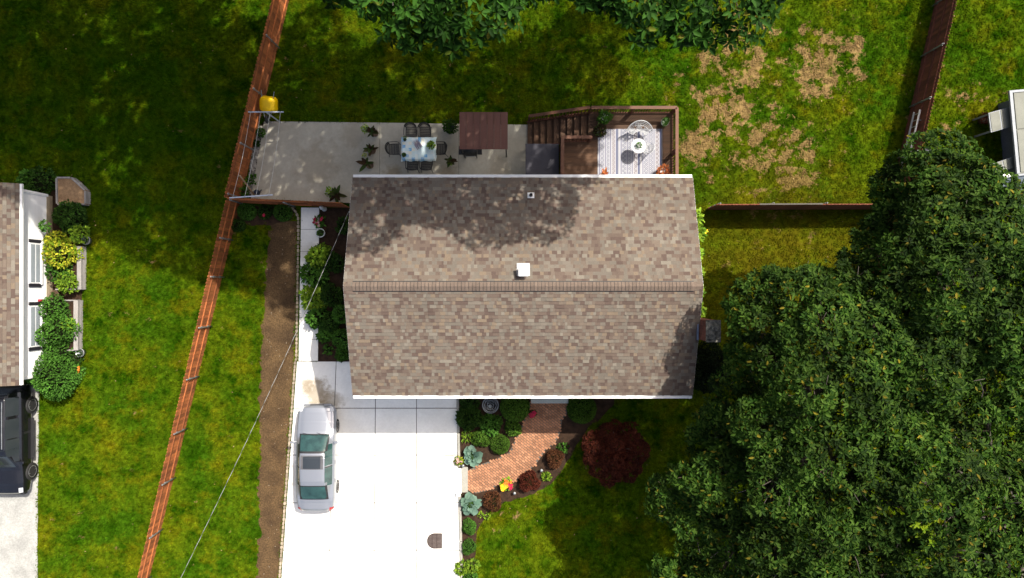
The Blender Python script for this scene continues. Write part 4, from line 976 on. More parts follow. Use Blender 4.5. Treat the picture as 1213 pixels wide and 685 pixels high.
car_panel(Yc, G, lambda y, u: -1.74 < y < -1.13 and abs(u) < 4.0 - (y < -1.68) * .6, .008, 'rear_window', M_CARGLASS, car)
for s_ in (-1, 1):
    for y0, y1 in ((.05 - .27, .75), (-1.12, -.30)):
        car_panel(Yc, G, lambda y, u: y0 < y < y1 and 4.0 < u * s_ < 6.9 and not (y > .45 and u * s_ < 5) and not (y < -.98 and u * s_ < 5), .008, 'side_window', M_CARGLASS, car)
car_panel(Yc, G, lambda y, u: -.30 < y < .24 and abs(u) < 2.0, .008, 'sunroof', M_GLASSD, car)
MSEAT = mat('seat_cloth', (.30, .32, .30), None, 5, .9)
MB().box((0, -2.44, .62), (1.0, .03, .2)).box((0, -2.4, .42), (1.35, .12, .18)).build('rear_bumper', M_SILVER, car, bevel=.03)
MB().box((0, 2.40, .40), (1.3, .14, .22)).build('front_bumper', M_SILVER, car, bevel=.04)
MB().box((0, 2.445, .56), (.62, .03, .09)).build('grille', M_POTB, car)
M_LAMP = mat('headlamp_glass', (.62, .64, .66), None, 4, .1); M_TAIL = mat('tail_lamp', (.45, .03, .03), (.3, .02, .02), 5, .2)
for s_ in (-1, 1):
    car_panel(Yc, G, lambda y, u: 2.16 < y < 2.38 and 4.0 < u * s_ < 7.8, .006, 'headlight', M_LAMP, car)
    car_panel(Yc, G, lambda y, u: -2.39 < y < -2.2 and 6.2 < u * s_ < 9.2, .006, 'tail_light', M_TAIL, car)
    mi = MB(); mi.box((s_ * 1.0, .80, .98), (.2, .1, .13)).box((s_ * .89, .82, .93), (.1, .05, .04)); mi.build('mirror', M_SILVER, car, bevel=.02)
    for y in (1.42, -1.42): wheel(car, s_ * .80, y, .32, .21, s_)
    MB().box((s_ * .915, -.15, .80), (.02, .16, .03)).box((s_ * .915, -1.0, .80), (.02, .16, .03)).build('door_handle', M_SILVER, car)
car_panel(Yc, G, lambda y, u: abs(y + .26) < .03 and 4.2 < abs(u) < 7, .01, 'pillar', M_POTB, car)
MB().box((0, -.1, .35), (1.62, 4.0, .25)).build('underbody', M_POTB, car)
MB().tube([(-.55, 1.22, .97), (.15, 1.10, 1.02)], .008, 4).tube([(.1, 1.24, .97), (.62, 1.08, 1.02)], .008, 4).build('wiper', M_POTB, car)
# black SUV next door
m, n, l, b = nt('black_paint'); b.inputs['Base Color'].default_value = (.006, .006, .008, 1); b.inputs['Roughness'].default_value = .2; b.inputs['Coat Weight'].default_value = .5; M_BLKP = m
suv = [(2.5, .82, .55, .7, .66, .75, .35), (2.42, .96, .72, .85, .80, .88, .3), (2.0, 1.06, .76, .95, .84, .94, .3), (1.3, 1.12, .76, 1.02, .86, .95, .3), (1.15, 1.17, .74, 1.05, .86, .95, .3),
       (.55, 1.66, .66, 1.08, .86, .95, .3), (.3, 1.76, .67, 1.08, .86, .95, .3), (-.8, 1.78, .67, 1.09, .86, .95, .3), (-2.0, 1.74, .66, 1.1, .86, .95, .3), (-2.25, 1.60, .64, 1.08, .84, .93, .3), (-2.45, 1.15, .7, 1.0, .8, .9, .32), (-2.5, .9, .66, .8, .74, .84, .35)]
bx_ = -22.45 - .95; by_ = (-5.43 - 8.5) / 2
suvt = thing('parked_suv', 'black sport utility vehicle with silver wheels parked next door', 'car', (bx_, by_, .03), None, world=False); suvt.rotation_euler = (0, 0, math.pi)
Yc, G = car_surface(suv); car_panel(Yc, G, lambda y, u: True, 0, 'body', M_BLKP, suvt)
car_panel(Yc, G, lambda y, u: .58 < y < 1.16 and abs(u) < 4.2, .008, 'windscreen', M_GLASSD, suvt)
car_panel(Yc, G, lambda y, u: -2.42 < y < -2.2 and abs(u) < 4.2, .008, 'rear_window', M_GLASSD, suvt)
for s_ in (-1, 1):
    for y0, y1 in ((-.15, .9), (-1.1, -.22), (-2.05, -1.2)): car_panel(Yc, G, lambda y, u: y0 < y < y1 and 4.2 < u * s_ < 6.9 and not (y > .6 and u * s_ < 5), .008, 'side_window', M_GLASSD, suvt)
    for y in (1.55, -1.55): wheel(suvt, s_ * .87, y, .40, .25, s_)
    MB().box((s_ * 1.0, -.0, .42), (.14, 1.9, .05)).build('running_board', M_POTB, suvt, bevel=.01)
    MB().box((s_ * 1.08, .95, 1.18), (.22, .12, .18)).build('mirror', M_BLKP, suvt, bevel=.03)
    MB().tube([(s_ * .6, .2, 1.80), (s_ * .6, -1.9, 1.80)], .02, 6).build('roof_rail', M_STEEL, suvt)
    car_panel(Yc, G, lambda y, u: 2.2 < y < 2.42 and 4.0 < u * s_ < 8, .006, 'headlight', M_LAMP, suvt)
    car_panel(Yc, G, lambda y, u: -.4 < y < -.32 and 9 < u * s_ < 11.5, .004, 'door_seam', M_POTB, suvt)
MB().box((0, 2.5, .55), (1.6, .14, .25)).build('front_bumper', M_POTB, suvt, bevel=.04); MB().box((0, 0, .45), (1.7, 4.2, .25)).build('underbody', M_POTB, suvt)

# ================================================================== NEIGHBOURING HOUSES
# white clapboard house next to the vegetable beds
nh = thing('white_house', 'white clapboard house wall with low windows beside raised planters', 'house', tuple(P(20, 338)))
nx1 = P(62, 300).x; ny1, ny0 = P(62, 233).y, P(62, 442).y; nx0 = nx1 - 9
M_CLAP = mat('white_clapboard', (.80, .80, .80), (.76, .76, .76), 2, .6, rnd=.04, fine=.04); M_FOUND = mat('beige_foundation', (.42, .34, .23), (.33, .27, .18), 2, .9, bump=.3)
MB().box(((nx0 + nx1) / 2 - .0, (ny0 + ny1) / 2, .2), (nx1 - nx0 + .02, ny1 - ny0 + .02, .42)).build('foundation', M_FOUND, nh)
MB().box(((nx0 + nx1) / 2 - .03, (ny0 + ny1) / 2, 1.5), (nx1 - nx0 - .06, ny1 - ny0 - .06, 2.3)).build('wall', M_CLAP, nh)
def clap(L): 
    q = MB(); q.add([(0, -L / 2, 0), (.028, -L / 2, 0), (.006, -L / 2, .125), (0, L / 2, 0), (.028, L / 2, 0), (.006, L / 2, .125)], [(1, 4, 5, 2), (0, 3, 4, 1), (0, 1, 2), (3, 5, 4)]); e = q.mesh('clapboard'); e.materials.append(M_CLAP); return e
ce = clap(ny1 - ny0); cs_ = clap(nx1 - nx0)
for i in range(19):
    piece('clapboard', ce, None, nh, (nx1 - .025, (ny0 + ny1) / 2, .41 + i * .115))
    piece('clapboard', cs_, None, nh, ((nx0 + nx1) / 2, ny1 - .025, .41 + i * .115), (0, 0, math.pi / 2)); piece('clapboard', cs_, None, nh, ((nx0 + nx1) / 2, ny0 + .025, .41 + i * .115), (0, 0, -math.pi / 2))
for yc in (ny0, ny1): MB().box((nx1 - .01, yc + (-.04 if yc > 0 else .04) * 0, 1.5), (.12, .12, 2.3)).build('corner_board', M_CLAP, nh)
M_SHUT = mat('dark_shutter', (.02, .018, .025), None, 4, .6); M_GREYG = mat('grey_window', (.30, .33, .36), (.24, .27, .30), 1.5, .12, spec=.8, fine=0)
for py0, py1, red in ((285, 339, False), (359, 414, True)):
    ya, yb = P(45, py0, 1.2).y, P(45, py1, 1.2).y; yc, w = (ya + yb) / 2, ya - yb - .24
    o = MB().box((nx1 + .01, yc, 1.2), (.07, w, .72)).build('window', M_CLAP, nh)
    for zc in (1.04, 1.36): MB().box((nx1 + .02, yc, zc), (.07, w - .12, .26)).build('pane', M_GREYG, o)
    MB().box((nx1 + .035, yc, .82), (.12, w + .1, .05)).build('sill', M_CLAP, o)
    for s_ in (-1, 1): MB().box((nx1 + .03, yc + s_ * (w / 2 + .09), 1.2), (.045, .15, .76)).build('shutter', M_SHUT, o)
p = P(46, 356, .95); MB().box((nx1 + .08, p.y, .85), (.12, .1, .34)).build('red_wall_box', mat('red_enamel', (.35, .02, .04), None, 4, .5), nh, bevel=.02)
rf = MB(); xm = (nx0 + nx1) / 2
for s_ in (-1, 1): rf.add([(xm + s_ * (nx1 - xm + .34), ny0 - .2, 2.62), (xm + s_ * (nx1 - xm + .34), ny1 + .2, 2.62), (xm, ny1 + .2, 4.6), (xm, ny0 - .2, 4.6)], [(0, 1, 2, 3)])
o = rf.build('roof', M_SHEATH, nh); sd = o.modifiers.new('thick', 'SOLIDIFY'); sd.thickness = .1; sd.offset = -1
q = MB(); hw = nx1 - xm + .34; LL = math.hypot(hw, 1.98); ev = Vector((hw / LL, 0, -1.98 / LL)); shingle_slope(q, Vector((xm, ny0 - .2, 4.6)), Vector((0, 1, 0)), ev, Vector((1.98 / LL, 0, hw / LL)), ny1 - ny0 + .4, LL, 34, True)
so = q.build('shingles', M_SHING, o); so['kind'] = 'stuff'
MB().box((nx1 + .40, (ny0 + ny1) / 2, 2.56), (.1, ny1 - ny0 + .4, .1)).build('gutter', M_WHITE, nh)
# raised planters
M_GREYW = mat('grey_timber', (.33, .31, .29), (.23, .215, .20), 2.5, .9, stretch=(4, 1, 4), rnd=.15)
M_STRAW = mat('dry_mulch', (.36, .23, .12), (.22, .13, .07), 7, 1, bump=1, bscale=30, fine=.5)
t = thing('corner_planter', 'angular timber planter filled with dry brown mulch', 'planter', tuple(P(82, 227)))
pl = [(66.5, 210.5), (84, 210.5), (100.5, 225.5), (100.8, 242), (67, 242)]; pw = [P(x, y, .4) for x, y in pl]
for i in range(5):
    a, b2 = pw[i], pw[(i + 1) % 5]; d = (b2 - a).normalized()
    for z in (.1, .31): MB().bar((a.x + d.x * .03, a.y + d.y * .03, z), (b.x if 0 else b2.x - d.x * .03, b2.y - d.y * .03, z), .07, .19).build('board', M_GREYW, t)
MB().prism([tuple(q[:2]) for q in pw], .0, .33).build('mulch', M_STRAW, t); NOGRASS.append([tuple(q[:2]) for q in pw])
for (x0, x1, y0, y1, lab) in ((65, 97.5, 244, 343, 'long grey timber planter below the angular planter'), (62, 93.5, 356, 415, 'grey timber planter with tall green bushes beside the white wall')):
    t = thing('raised_planter', lab, 'planter', tuple(P((x0 + x1) / 2, (y0 + y1) / 2)), 'timber planters beside the white house')
    a, b2 = P(x0, y0, .4), P(x1, y1, .4)
    ys_ = (a.y if y0 > 250 else P(x1, 292, .4).y)
    for z in (.1, .31): MB().bar((b2.x - .1, ys_, z), (b2.x - .12, b2.y, z), .1, .19).build('board', M_GREYW, t)
    MB().box((b2.x - .13, (ys_ + b2.y) / 2, .42), (.2, ys_ - b2.y, .035)).build('cap_board', M_GREYW, t)
    for yy in (ys_, b2.y): MB().bar((a.x, yy, .2), (b2.x - .17, yy, .2), .06, .36).build('board', M_GREYW, t)
    q = [(a.x, a.y), (b2.x - .17, a.y), (b2.x - .17, b2.y), (a.x, b2.y)]; MB().prism([(a.x, ys_ - .03), (b2.x - .17, ys_ - .03), (b2.x - .17, b2.y + .03), (a.x, b2.y + .03)], 0, .3).build('soil', M_MULCH, t); NOGRASS.append(q)
nb_ = PX([(58, 215), (99, 215), (100, 300), (95, 420), (90, 455), (40, 455), (58, 400)]); tag(MB().sheet(wobble(nb_, .05, .3), .006).build('neighbour_garden_bed', M_MULCH), 'dark planting bed beside the white house', kind='structure'); NOGRASS.append(nb_)

# low pale roofed building behind the far fence
gh = thing('grey_house', 'pale panelled porch roof with blue grey lean-to behind the dark red fence', 'house', tuple(P(1215, 170)))
M_PANEL = mat('pale_roof_panel', (.17, .175, .145), (.125, .13, .107), 1.5, .7, rnd=.08, fine=.1); M_BLUEW = mat('blue_grey_siding', (.13, .16, .19), (.10, .125, .15), 1.5, .7, rnd=.06); M_TRIMW = mat('blue_white_trim', (.24, .26, .28), (.19, .21, .23), 3, .5)
zr = 1.5
c0, c1 = P(1196.5, 109, zr), P(1205.5, 206, zr); ed = (c1 - c0); eu = ed.normalized(); ev_ = Vector((-eu.y, eu.x, 0)); ev_ = ev_ if ev_.x > 0 else -ev_; Wd = 5
q = [c0, c1, c1 + ev_ * Wd, c0 + ev_ * Wd]
MB().prism([(v.x, v.y) for v in (c0 + eu * .2 + ev_ * .5, c1 - eu * .02 + ev_ * .5, c1 - eu * .02 + ev_ * (Wd - .1), c0 + eu * .2 + ev_ * (Wd - .1))], 0, zr - .1).build('wall', M_BLUEW, gh)
Lr = ed.length; roofo = MB().prism([(v.x, v.y) for v in q], zr - .1, zr - .02).build('roof', M_PANEL, gh); M3 = Matrix((ev_, eu, Vector((0, 0, 1)))).transposed()
for i in range(2):
    for j in range(4):
        s0, s1 = Lr * (0 if i == 0 else .47), Lr * (.46 if i == 0 else .985); cpt = c0 + eu * (s0 + s1) / 2 + ev_ * (.14 + 1.2 * (j + .5))
        MB().box((cpt.x, cpt.y, zr), (1.18, s1 - s0 - .02, .03), M=M3).build('roof_panel', M_PANEL, roofo)
MB().bar(c0 - eu * .05 + Vector((0, 0, .01)), c1 + Vector((0, 0, .01)), .13, .1).build('gutter', M_TRIMW, gh)
MB().bar(c0 + ev_ * .07, c0 + ev_ * Wd, .1, .12).build('gutter', M_TRIMW, gh)
for (xl, ya, yb, z) in ((1171, 134, 157, 1.2), (1176, 194, 206, 1.2)):
    py = [tuple(P(xl, ya, z)[:2]), tuple(P(1203, ya - 9, z)[:2]), tuple(P(1206, yb - 9, z)[:2]), tuple(P(xl + 3, yb, z)[:2])]
    can = MB().prism(py, z - .07, z).build('canopy', M_TRIMW, gh); A_, B_2, C_, D_ = (Vector((*k_, 0)) for k_ in py)
    for f0, f1 in ((.03, .39), (.42, .98)):
        pp = [A_.lerp(B_2, f0), A_.lerp(B_2, f1), D_.lerp(C_, f1), D_.lerp(C_, f0)]; cc = sum(pp, Vector()) / 4; pp = [cc + (k_ - cc) * .95 for k_ in pp]
        MB().prism([tuple(k_[:2]) for k_ in pp], z + .001, z + .02).build('canopy_panel', M_PANEL, can)
    for k_ in (A_, D_): cc = (A_ + B_2 + C_ + D_) / 4; w = k_.lerp(cc, .12); MB().box((w.x, w.y, (z - .07) / 2), (.07, .07, z - .07)).build('post', M_TRIMW, can)
# lean-to slope below the porch roof
h0, h1, g0, g1 = P(1189, 210, 1.4), P(1260, 200, 1.4), P(1182, 245, .5), P(1260, 245, .5)
MB().add([h0, h1, g1, g0] + [v - Vector((0, 0, .08)) for v in (h0, h1, g1, g0)], [(0, 3, 2, 1), (4, 5, 6, 7), (0, 1, 5, 4), (1, 2, 6, 5), (2, 3, 7, 6), (3, 0, 4, 7)]).build('lean_to_roof', M_BLUEW, gh)
for f in (.3, .62, .9): MB().bar(h0.lerp(g0, f) + Vector((0, 0, .012)), h1.lerp(g1, f) + Vector((0, 0, .012)), .03, .02).build('roof_batten', M_BLUEW, gh)
for v in (g0, g1): MB().box((v.x, v.y + .1, .21), (.1, .1, .42)).build('post', M_TRIMW, gh)
MB().bar(h0 + Vector((0, 0, .03)), h1 + Vector((0, 0, .03)), .1, .07).build('ridge_trim', M_TRIMW, gh)
a_, b_2 = P(1160.5, 208.5, 1.6), P(1196, 208, 1.6); MB().bar(a_, b_2, .12, .07).build('white_beam', M_WHITE, gh)
MB().bar((a_.x + .04, a_.y, 0), (a_.x + .04, a_.y, 1.56), .07, .07).build('post', M_TRIMW, gh)

# ================================================================== PLANTS
def hosta(label, px, py, r, lm, z0=.0, group=None, h=.35):
    p = P(px, py, z0 + h * .6); c = (p.x, p.y, z0); t = thing('cabbage_plant', label, 'plant', c, group)
    parts = []
    for k, (n_, f, tl) in enumerate(((13, 1.0, .05), (11, .8, .3), (9, .6, .6), (7, .4, 1.0), (4, .22, 1.6))):
        q = rosette((p.x, p.y, z0 + h * (.30 + .2 * k)), n_, r * f * .58, r * f * .62, tl, r * f * .42); parts.append(q)
    A = cat_leaves(parts); link('leaves', leaf_mesh('leaves', *A, off=c, fold=.2, droop=.2, e2=(.86, .40)), lm, t)
    MB().tube([(p.x, p.y, z0), (p.x, p.y, z0 + h * .7)], [.03, .015], 6).build('stem', M_TWIG, t)
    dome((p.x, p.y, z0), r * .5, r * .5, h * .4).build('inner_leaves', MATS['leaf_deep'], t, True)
    return t
def flower(label, px, py, r, h, cols, lm, z0=.0, n=26, potr=None, cat='flowers'):
    p = P(px, py, z0 + h); c = (p.x, p.y, z0); t = thing('flowering_plant', label, cat, c)
    A = bush_leaves((p.x, p.y, z0 + h * .25), r, h * .7, 120, r * .5, 0, .25); link('foliage', leaf_mesh('foliage', *A, off=c), lm, t)
    MB().tube([(p.x, p.y, z0), (p.x, p.y, z0 + h * .6)], .01, 5).build('stem', M_TWIG, t)
    for m_, dx, dy in cols:
        B = cat_leaves([rosette((p.x + dx * r + rng.uniform(-.5, .5) * r, p.y + dy * r + rng.uniform(-.5, .5) * r, z0 + h * rng.uniform(.85, 1.1)), 6, .085, .07, .25) for _ in range(n // 6 + 2)])
        link('blossom', leaf_mesh('blossom', *B, off=c, droop=0), m_, t)
    return t
F_RED = mat('petal_crimson', (.42, .01, .05), (.3, .0, .03), 8, .7); F_YEL = mat('petal_yellow', (.85, .55, .01), (.8, .45, .0), 8, .7); F_ORA = mat('petal_orange', (.62, .18, .01), (.5, .12, .01), 8, .7); F_PINK = mat('petal_pink', (.6, .35, .3), None, 8, .7)
# front garden
t = thing('wire_lantern', 'dark wire sphere ornament on a stand in the front bed', 'ornament', tuple(P(581, 480, .5).xy) + (0,)); p = P(581, 480, .5)
o = MB()
for k in range(7): q = -1.2 + k * .4; o.ring((p.x, p.y, .52 + .3 * math.sin(q)), .36 * math.cos(q) + .02, .011, 24, 5)
o.build('rings', M_STEEL, t); o = MB()
for k in range(10): a_ = k * .628; o.tube([(p.x + .37 * math.cos(q) * math.cos(a_), p.y + .37 * math.cos(q) * math.sin(a_), .52 + .32 * math.sin(q)) for q in np.linspace(-1.4, 1.4, 9)], .008, 4)
o.build('ribs', M_IRON, t); MB().lathe((p.x, p.y, .02), [(.2, 0), (.18, .05), (.05, .1), (.05, .2)], 14).build('base', M_IRON, t); MB().lathe((p.x, p.y, .8), [(.06, 0), (.09, .06), (.02, .14)], 12).build('finial', M_STEEL, t)
shrub('clipped_shrub', 'large round clipped green shrub on the driveway side of the doorstep', 610, 484, .66, .95, 3800, .07, L_BALL, lumps=0, tight=.05)
shrub('clipped_shrub', 'round clipped green shrub on the far side of the doorstep', 690, 486, .66, .95, 3800, .07, L_BALL, lumps=0, tight=.05)
shrub('clipped_shrub', 'small dusty green ball shrub in the curve of the brick path', 592, 527.5, .45, .55, 2600, .05, L_BALL, lumps=0, tight=.04)
shrub('leafy_shrub', 'dark leafy shrub at the driveway corner of the front bed', 555.5, 496, .56, .8, 1100, .13, L_DEEP, lumps=8)
shrub('leafy_shrub', 'bright green leafy shrub below the wire sphere ornament', 582, 505, .48, .6, 700, .15, L_GREEN, lumps=8)
shrub('leafy_shrub', 'mid green shrub between the clipped shrub and the ball shrub', 607, 507, .42, .55, 800, .1, L_BALL, lumps=5)
shrub('leafy_shrub', 'feathery green shrub left of the small ball shrub', 570, 519, .44, .6, 900, .1, L_BALL, lumps=5)
shrub('leafy_shrub', 'low dark shrub right beneath the front gutter by the driveway', 556, 477, .42, .5, 500, .11, L_DEEP, lumps=6)
shrub('leafy_shrub', 'thin lily clump between driveway and feathery shrub', 553, 516, .24, .35, 90, .2, L_LIME, lumps=4, core=False, ratio=.25)
hosta('large blue green cabbage leafed plant at the upper end of the path landing', 559.5, 541, .52, L_BLUE)
hosta('large blue green cabbage leafed plant at the lower end of the path landing', 556, 598, .58, L_BLUE)
flower('yellow green plant with pale pink blooms at the driveway edge', 543, 547.5, .2, .35, ((F_PINK, .2, .3),), L_YELLOW, .0, 12)
flower('crimson flowers beside the doorstep shrub', 631, 491, .17, .4, ((F_RED, .1, -.2), (F_RED, .3, .4), (F_RED, -.3, -.3)), L_DEEP, n=40)
flower('yellow and orange flowers with a red edge beside the brick path', 600, 575, .26, .32, ((F_YEL, -.6, -.2), (F_YEL, -.4, -.4), (F_ORA, .0, .3), (F_ORA, .3, .2), (F_RED, .7, -.3)), L_LIME, n=44)
shrub('barberry_shrub', 'round brownish red shrub at the outer bend of the path', 656, 543.5, .47, .6, 1500, .07, L_BROWNB, lumps=5, tight=.08)
shrub('barberry_shrub', 'round dark red shrub below the middle of the path', 627, 572, .50, .62, 1700, .07, L_BURG, lumps=5, tight=.08)
shrub('barberry_shrub', 'dark purple brown shrub near the lower cabbage leafed plant', 584, 595, .46, .5, 1100, .075, L_BROWNB, lumps=6, tight=.1)
shrub('leafy_shrub', 'small pale lime plant on the grass edge beside the dark red shrub', 647, 565, .2, .25, 90, .14, L_LIME, lumps=5, core=False)
shrub('leafy_shrub', 'low green plant beside the brownish red shrub at the bed edge', 667, 531, .22, .3, 110, .13, L_GREEN, lumps=5, core=False)
shrub('clipped_shrub', 'boxy clipped green shrub, first below the cabbage leafed plant', 556.5, 625, .37, .5, 1500, .055, L_GREEN, lumps=4, tight=.07)
shrub('clipped_shrub', 'boxy clipped green shrub, second below the cabbage leafed plant', 556.5, 650, .37, .5, 1500, .055, L_GREEN, lumps=4, tight=.07)
shrub('leafy_shrub', 'big leafed lime plant at the lowest driveway edge', 547.5, 674, .3, .4, 170, .17, L_LIME, lumps=5, core=False)
shrub('leafy_shrub', 'big leafed lime plant on the lawn side of the bed bottom', 559, 672, .28, .4, 150, .17, L_LIME, lumps=5, core=False)
shrub('leafy_shrub', 'low green shrub at the very bottom of the flower bed', 556, 688, .36, .4, 500, .09, L_GREEN, lumps=5)
for px, py, lab in ((641.5, 557.5, 'small pale round garden lamp beside the brownish red shrub'), (609.5, 584.5, 'small pale round garden lamp beside the yellow flowers'), (548.5, 552, 'small grey garden lamp at the head of the path landing')):
    p = P(px, py, .25); t = thing('garden_lamp', lab, 'lamp', (p.x, p.y, 0), 'garden lamps in the front bed')
    MB().tube([(p.x, p.y, 0), (p.x, p.y, .24)], .012, 6).build('stake', M_IRON, t); MB().lathe((p.x, p.y, .22), [(.05, 0), (.075, .03), (.06, .06), (.02, .075)], 14).build('lamp_head', M_STEEL, t, True)
# front beds' low weeds
for px, py, lab in ((577, 612, 'tiny lime weed on the bed edge nearer the lower lawn'), (569, 610, 'tiny yellow green weed below the lower cabbage leafed plant')):
    shrub('weed', lab, px, py, .12, .15, 40, .1, L_LIME, lumps=0, core=False, cat='weed')
# Japanese maple
p = P(731, 539, 1.6)
lob = [(p.x + .95 * math.cos(k) * f, p.y + .9 * math.sin(k) * f, 1.25 + .5 * (1 - f), .62) for k, f in ((0, .9), (.9, 1), (1.8, .95), (2.7, 1), (3.6, .95), (4.5, 1), (5.4, .95), (1.2, .35), (3.8, .35))]
tree('japanese_maple', 'dark red Japanese maple on the lawn in front of the house', (p.x, p.y), (p.x, p.y, .7), lob, 3600, .095, L_MAPLE, M_TWIG, tr=.07, nleaf=7, twigs=False, zmin=-.1)

# side garden beside the house
for px, py, r, h, n_, L_, m_, lab in (
        (376, 303, .52, .9, 380, .22, L_LIME, 'topmost lime green broad leafed shrub beside the side walkway'),
        (371, 326, .56, .9, 400, .22, L_GREEN, 'green broad leafed shrub beside the walkway, second from the top'),
        (370, 352, .54, .9, 400, .22, L_LIME, 'lime green broad leafed shrub leaning over the walkway middle'),
        (373, 378, .52, .85, 380, .2, L_GREEN, 'green broad leafed shrub beside the walkway, second from the bottom'),
        (392, 350, .55, 1.2, 700, .12, L_DEEP, 'dark fine leafed shrub against the middle of the side wall'),
        (395, 310, .45, 1.0, 450, .13, L_DEEP, 'dark shrub against the side wall nearer the back fence'),
        (390, 382, .5, 1.0, 700, .1, L_DEEP, 'dark shrub against the side wall nearer the driveway'),
        (384, 397, .34, .6, 260, .16, L_GREEN, 'lowest broad leafed shrub where the walkway meets the driveway'),
        (404, 400, .5, .9, 800, .1, L_GREEN, 'bright leafy shrub under the gutter at the driveway end'),
        (405, 420, .34, .6, 500, .1, L_GREEN, 'small leafy shrub at the driveway corner of the house'),
        (388, 414, .2, .3, 60, .14, L_GREEN, 'tiny green seedling on bare soil at the driveway corner'),
        (404, 372, .45, 1.6, 700, .1, L_GREEN, 'tall green shrub tucked under the roof edge'),
        (407, 268, .4, .8, 300, .13, L_DEEP, 'dark shrub behind the statue at the back fence')):
    shrub('side_shrub', lab, px, py, r, h, n_, L_, m_, lumps=7)
p = P(379.5, 276, .3); t = thing('ring_planter', 'round white rimmed planter on the side walkway', 'planter', (p.x, p.y, .05))
o = MB().lathe((p.x, p.y, .05), [(.16, 0), (.2, .22), (.22, .26), (.2, .28), (.17, .26), (.16, .2)], 22).build('pot', M_POTW, t, True); MB().lathe((p.x, p.y, .05), [(.165, .2), (.165, .22)], 16).build('soil', M_PSOIL, o)
link('foliage', leaf_mesh('foliage', *bush_leaves((p.x, p.y, .3), .15, .12, 50, .1, 0, .3), off=(p.x, p.y, .05)), L_GREEN, t)
flower('red flowering plant beside the white rimmed planter', 377, 262, .26, .35, ((F_RED, .5, .2), (F_RED, -.6, .0), (F_PINK, -.2, -.5)), L_GREEN, n=10)
p = P(380.5, 246, .6); t = thing('statue', 'small white garden statue at the end of the side walkway', 'statue', (p.x, p.y, .05))
MB().lathe((p.x, p.y, .05), [(.12, 0), (.12, .06), (.07, .1), (.09, .25), (.075, .38), (.1, .48), (.04, .54)], 14).build('figure', M_POTW, t, True); MB().lathe((p.x, p.y + .01, .57), [(.03, 0), (.07, .05), (.075, .1), (.04, .16), (.01, .18)], 14).build('head', M_POTW, t, True)
# fence corner
shrub('clipped_shrub', 'egg shaped clipped shrub tucked in the fence corner', 290, 250, .4, .7, 1700, .06, L_GREEN, lumps=0, tight=.06)
shrub('clipped_shrub', 'egg shaped clipped shrub beside the end of the stone edging', 333, 251, .4, .7, 1700, .06, L_GREEN, lumps=0, tight=.06)
shrub('leafy_shrub', 'dark shrub between the two egg shaped shrubs', 312, 250, .34, .5, 350, .1, L_DEEP, lumps=5)
flower('single red flower between the two egg shaped shrubs', 313.5, 255.5, .13, .4, ((F_RED, 0, 0),), L_DEEP, n=6)
shrub('leafy_shrub', 'dark low shrub at the foot of the front fence corner', 281, 267, .36, .45, 380, .1, L_DEEP, lumps=5)
# patio border plants
for px, py, r, h, m_, lab in ((308, 157, .2, .35, L_GREEN, 'small green plant in the patio border nearest the wheelbarrow'), (303, 170, .15, .3, L_DEEP, 'small dark plant in the middle of the patio border'), (297, 212, .22, .35, L_GREEN, 'green plant at the lower end of the patio border'), (285, 215, .22, .5, L_LIME, 'lime tomato plant under the timber prop, nearer the fence'), (288, 226, .22, .5, L_GREEN, 'green vegetable plant under the timber prop, nearer the corner')):
    shrub('border_plant', lab, px, py, r, h, 130, .11, m_, lumps=5, core=False, cat='plant')
p = P(303, 227.5, .3); t = thing('watering_can', 'dark blue watering can at the lower patio corner', 'watering can', (p.x, p.y, .055))
MB().lathe((p.x, p.y, .055), [(.12, 0), (.12, .2), (.1, .25), (.05, .26)], 16).build('body', mat('navy_plastic', (.02, .03, .06), None, 4, .5), t, True)
MB().tube([(p.x + .1, p.y, .12), (p.x + .2, p.y + .05, .25), (p.x + .28, p.y + .08, .36)], [.025, .02, .03], 8).build('spout', MATS['navy_plastic'], t); MB().ring((p.x - .08, p.y, .3), .09, .012, 12, 5, 'y').build('handle', MATS['navy_plastic'], t)
# vine strip along the far wall of the house
for i, (py, r, h, lab) in enumerate(((256, .3, 2.3, 'lime climbing vine at the back end of the side wall, nearest the dark fence'), (275, .36, 2.3, 'lime climbing vine with a yellow bloom on the side wall'), (300, .3, 2.2, 'narrow climbing vine on the side wall below the yellow bloom'), (322, .28, 2.2, 'climbing vine on the side wall level with the roof ridge'), (345, .3, 2.3, 'climbing vine on the side wall just above the chimney'), (368, .34, 2.3, 'leafy climbing vine on the side wall touching the chimney'))):
    p = P(829, py, 2.1); c = (p.x, p.y, 0); t = thing('climbing_vine', lab, 'vine', c, 'vines along the side wall')
    link('foliage', leaf_mesh('foliage', *bush_leaves((p.x, p.y, .5), (r, r * 1.1), h - .5, 420, .2, 8, .25), off=c), L_LIME, t)
    MB().tube([(p.x - .1, p.y, 0), (p.x, p.y, h * .5), (p.x + .05, p.y, h * .9)], .02, 5).build('stem', M_TWIG, t)
    if i == 1: link('blossom', leaf_mesh('blossom', *rosette((p.x + .32, p.y + .05, h * .86), 9, .12, .07, .2), off=c), F_YEL, t)
shrub('dark_mound', 'very dark spreading leafy mound below the chimney', 842, 436, .95, 1.5, 3200, .11, leafmat('leaf_blackgreen', (.003, .006, .002), (.006, .012, .004), (.010, .020, .006)), ry=1.15, lumps=9)  # near-black leaves over a wide lumpy dome

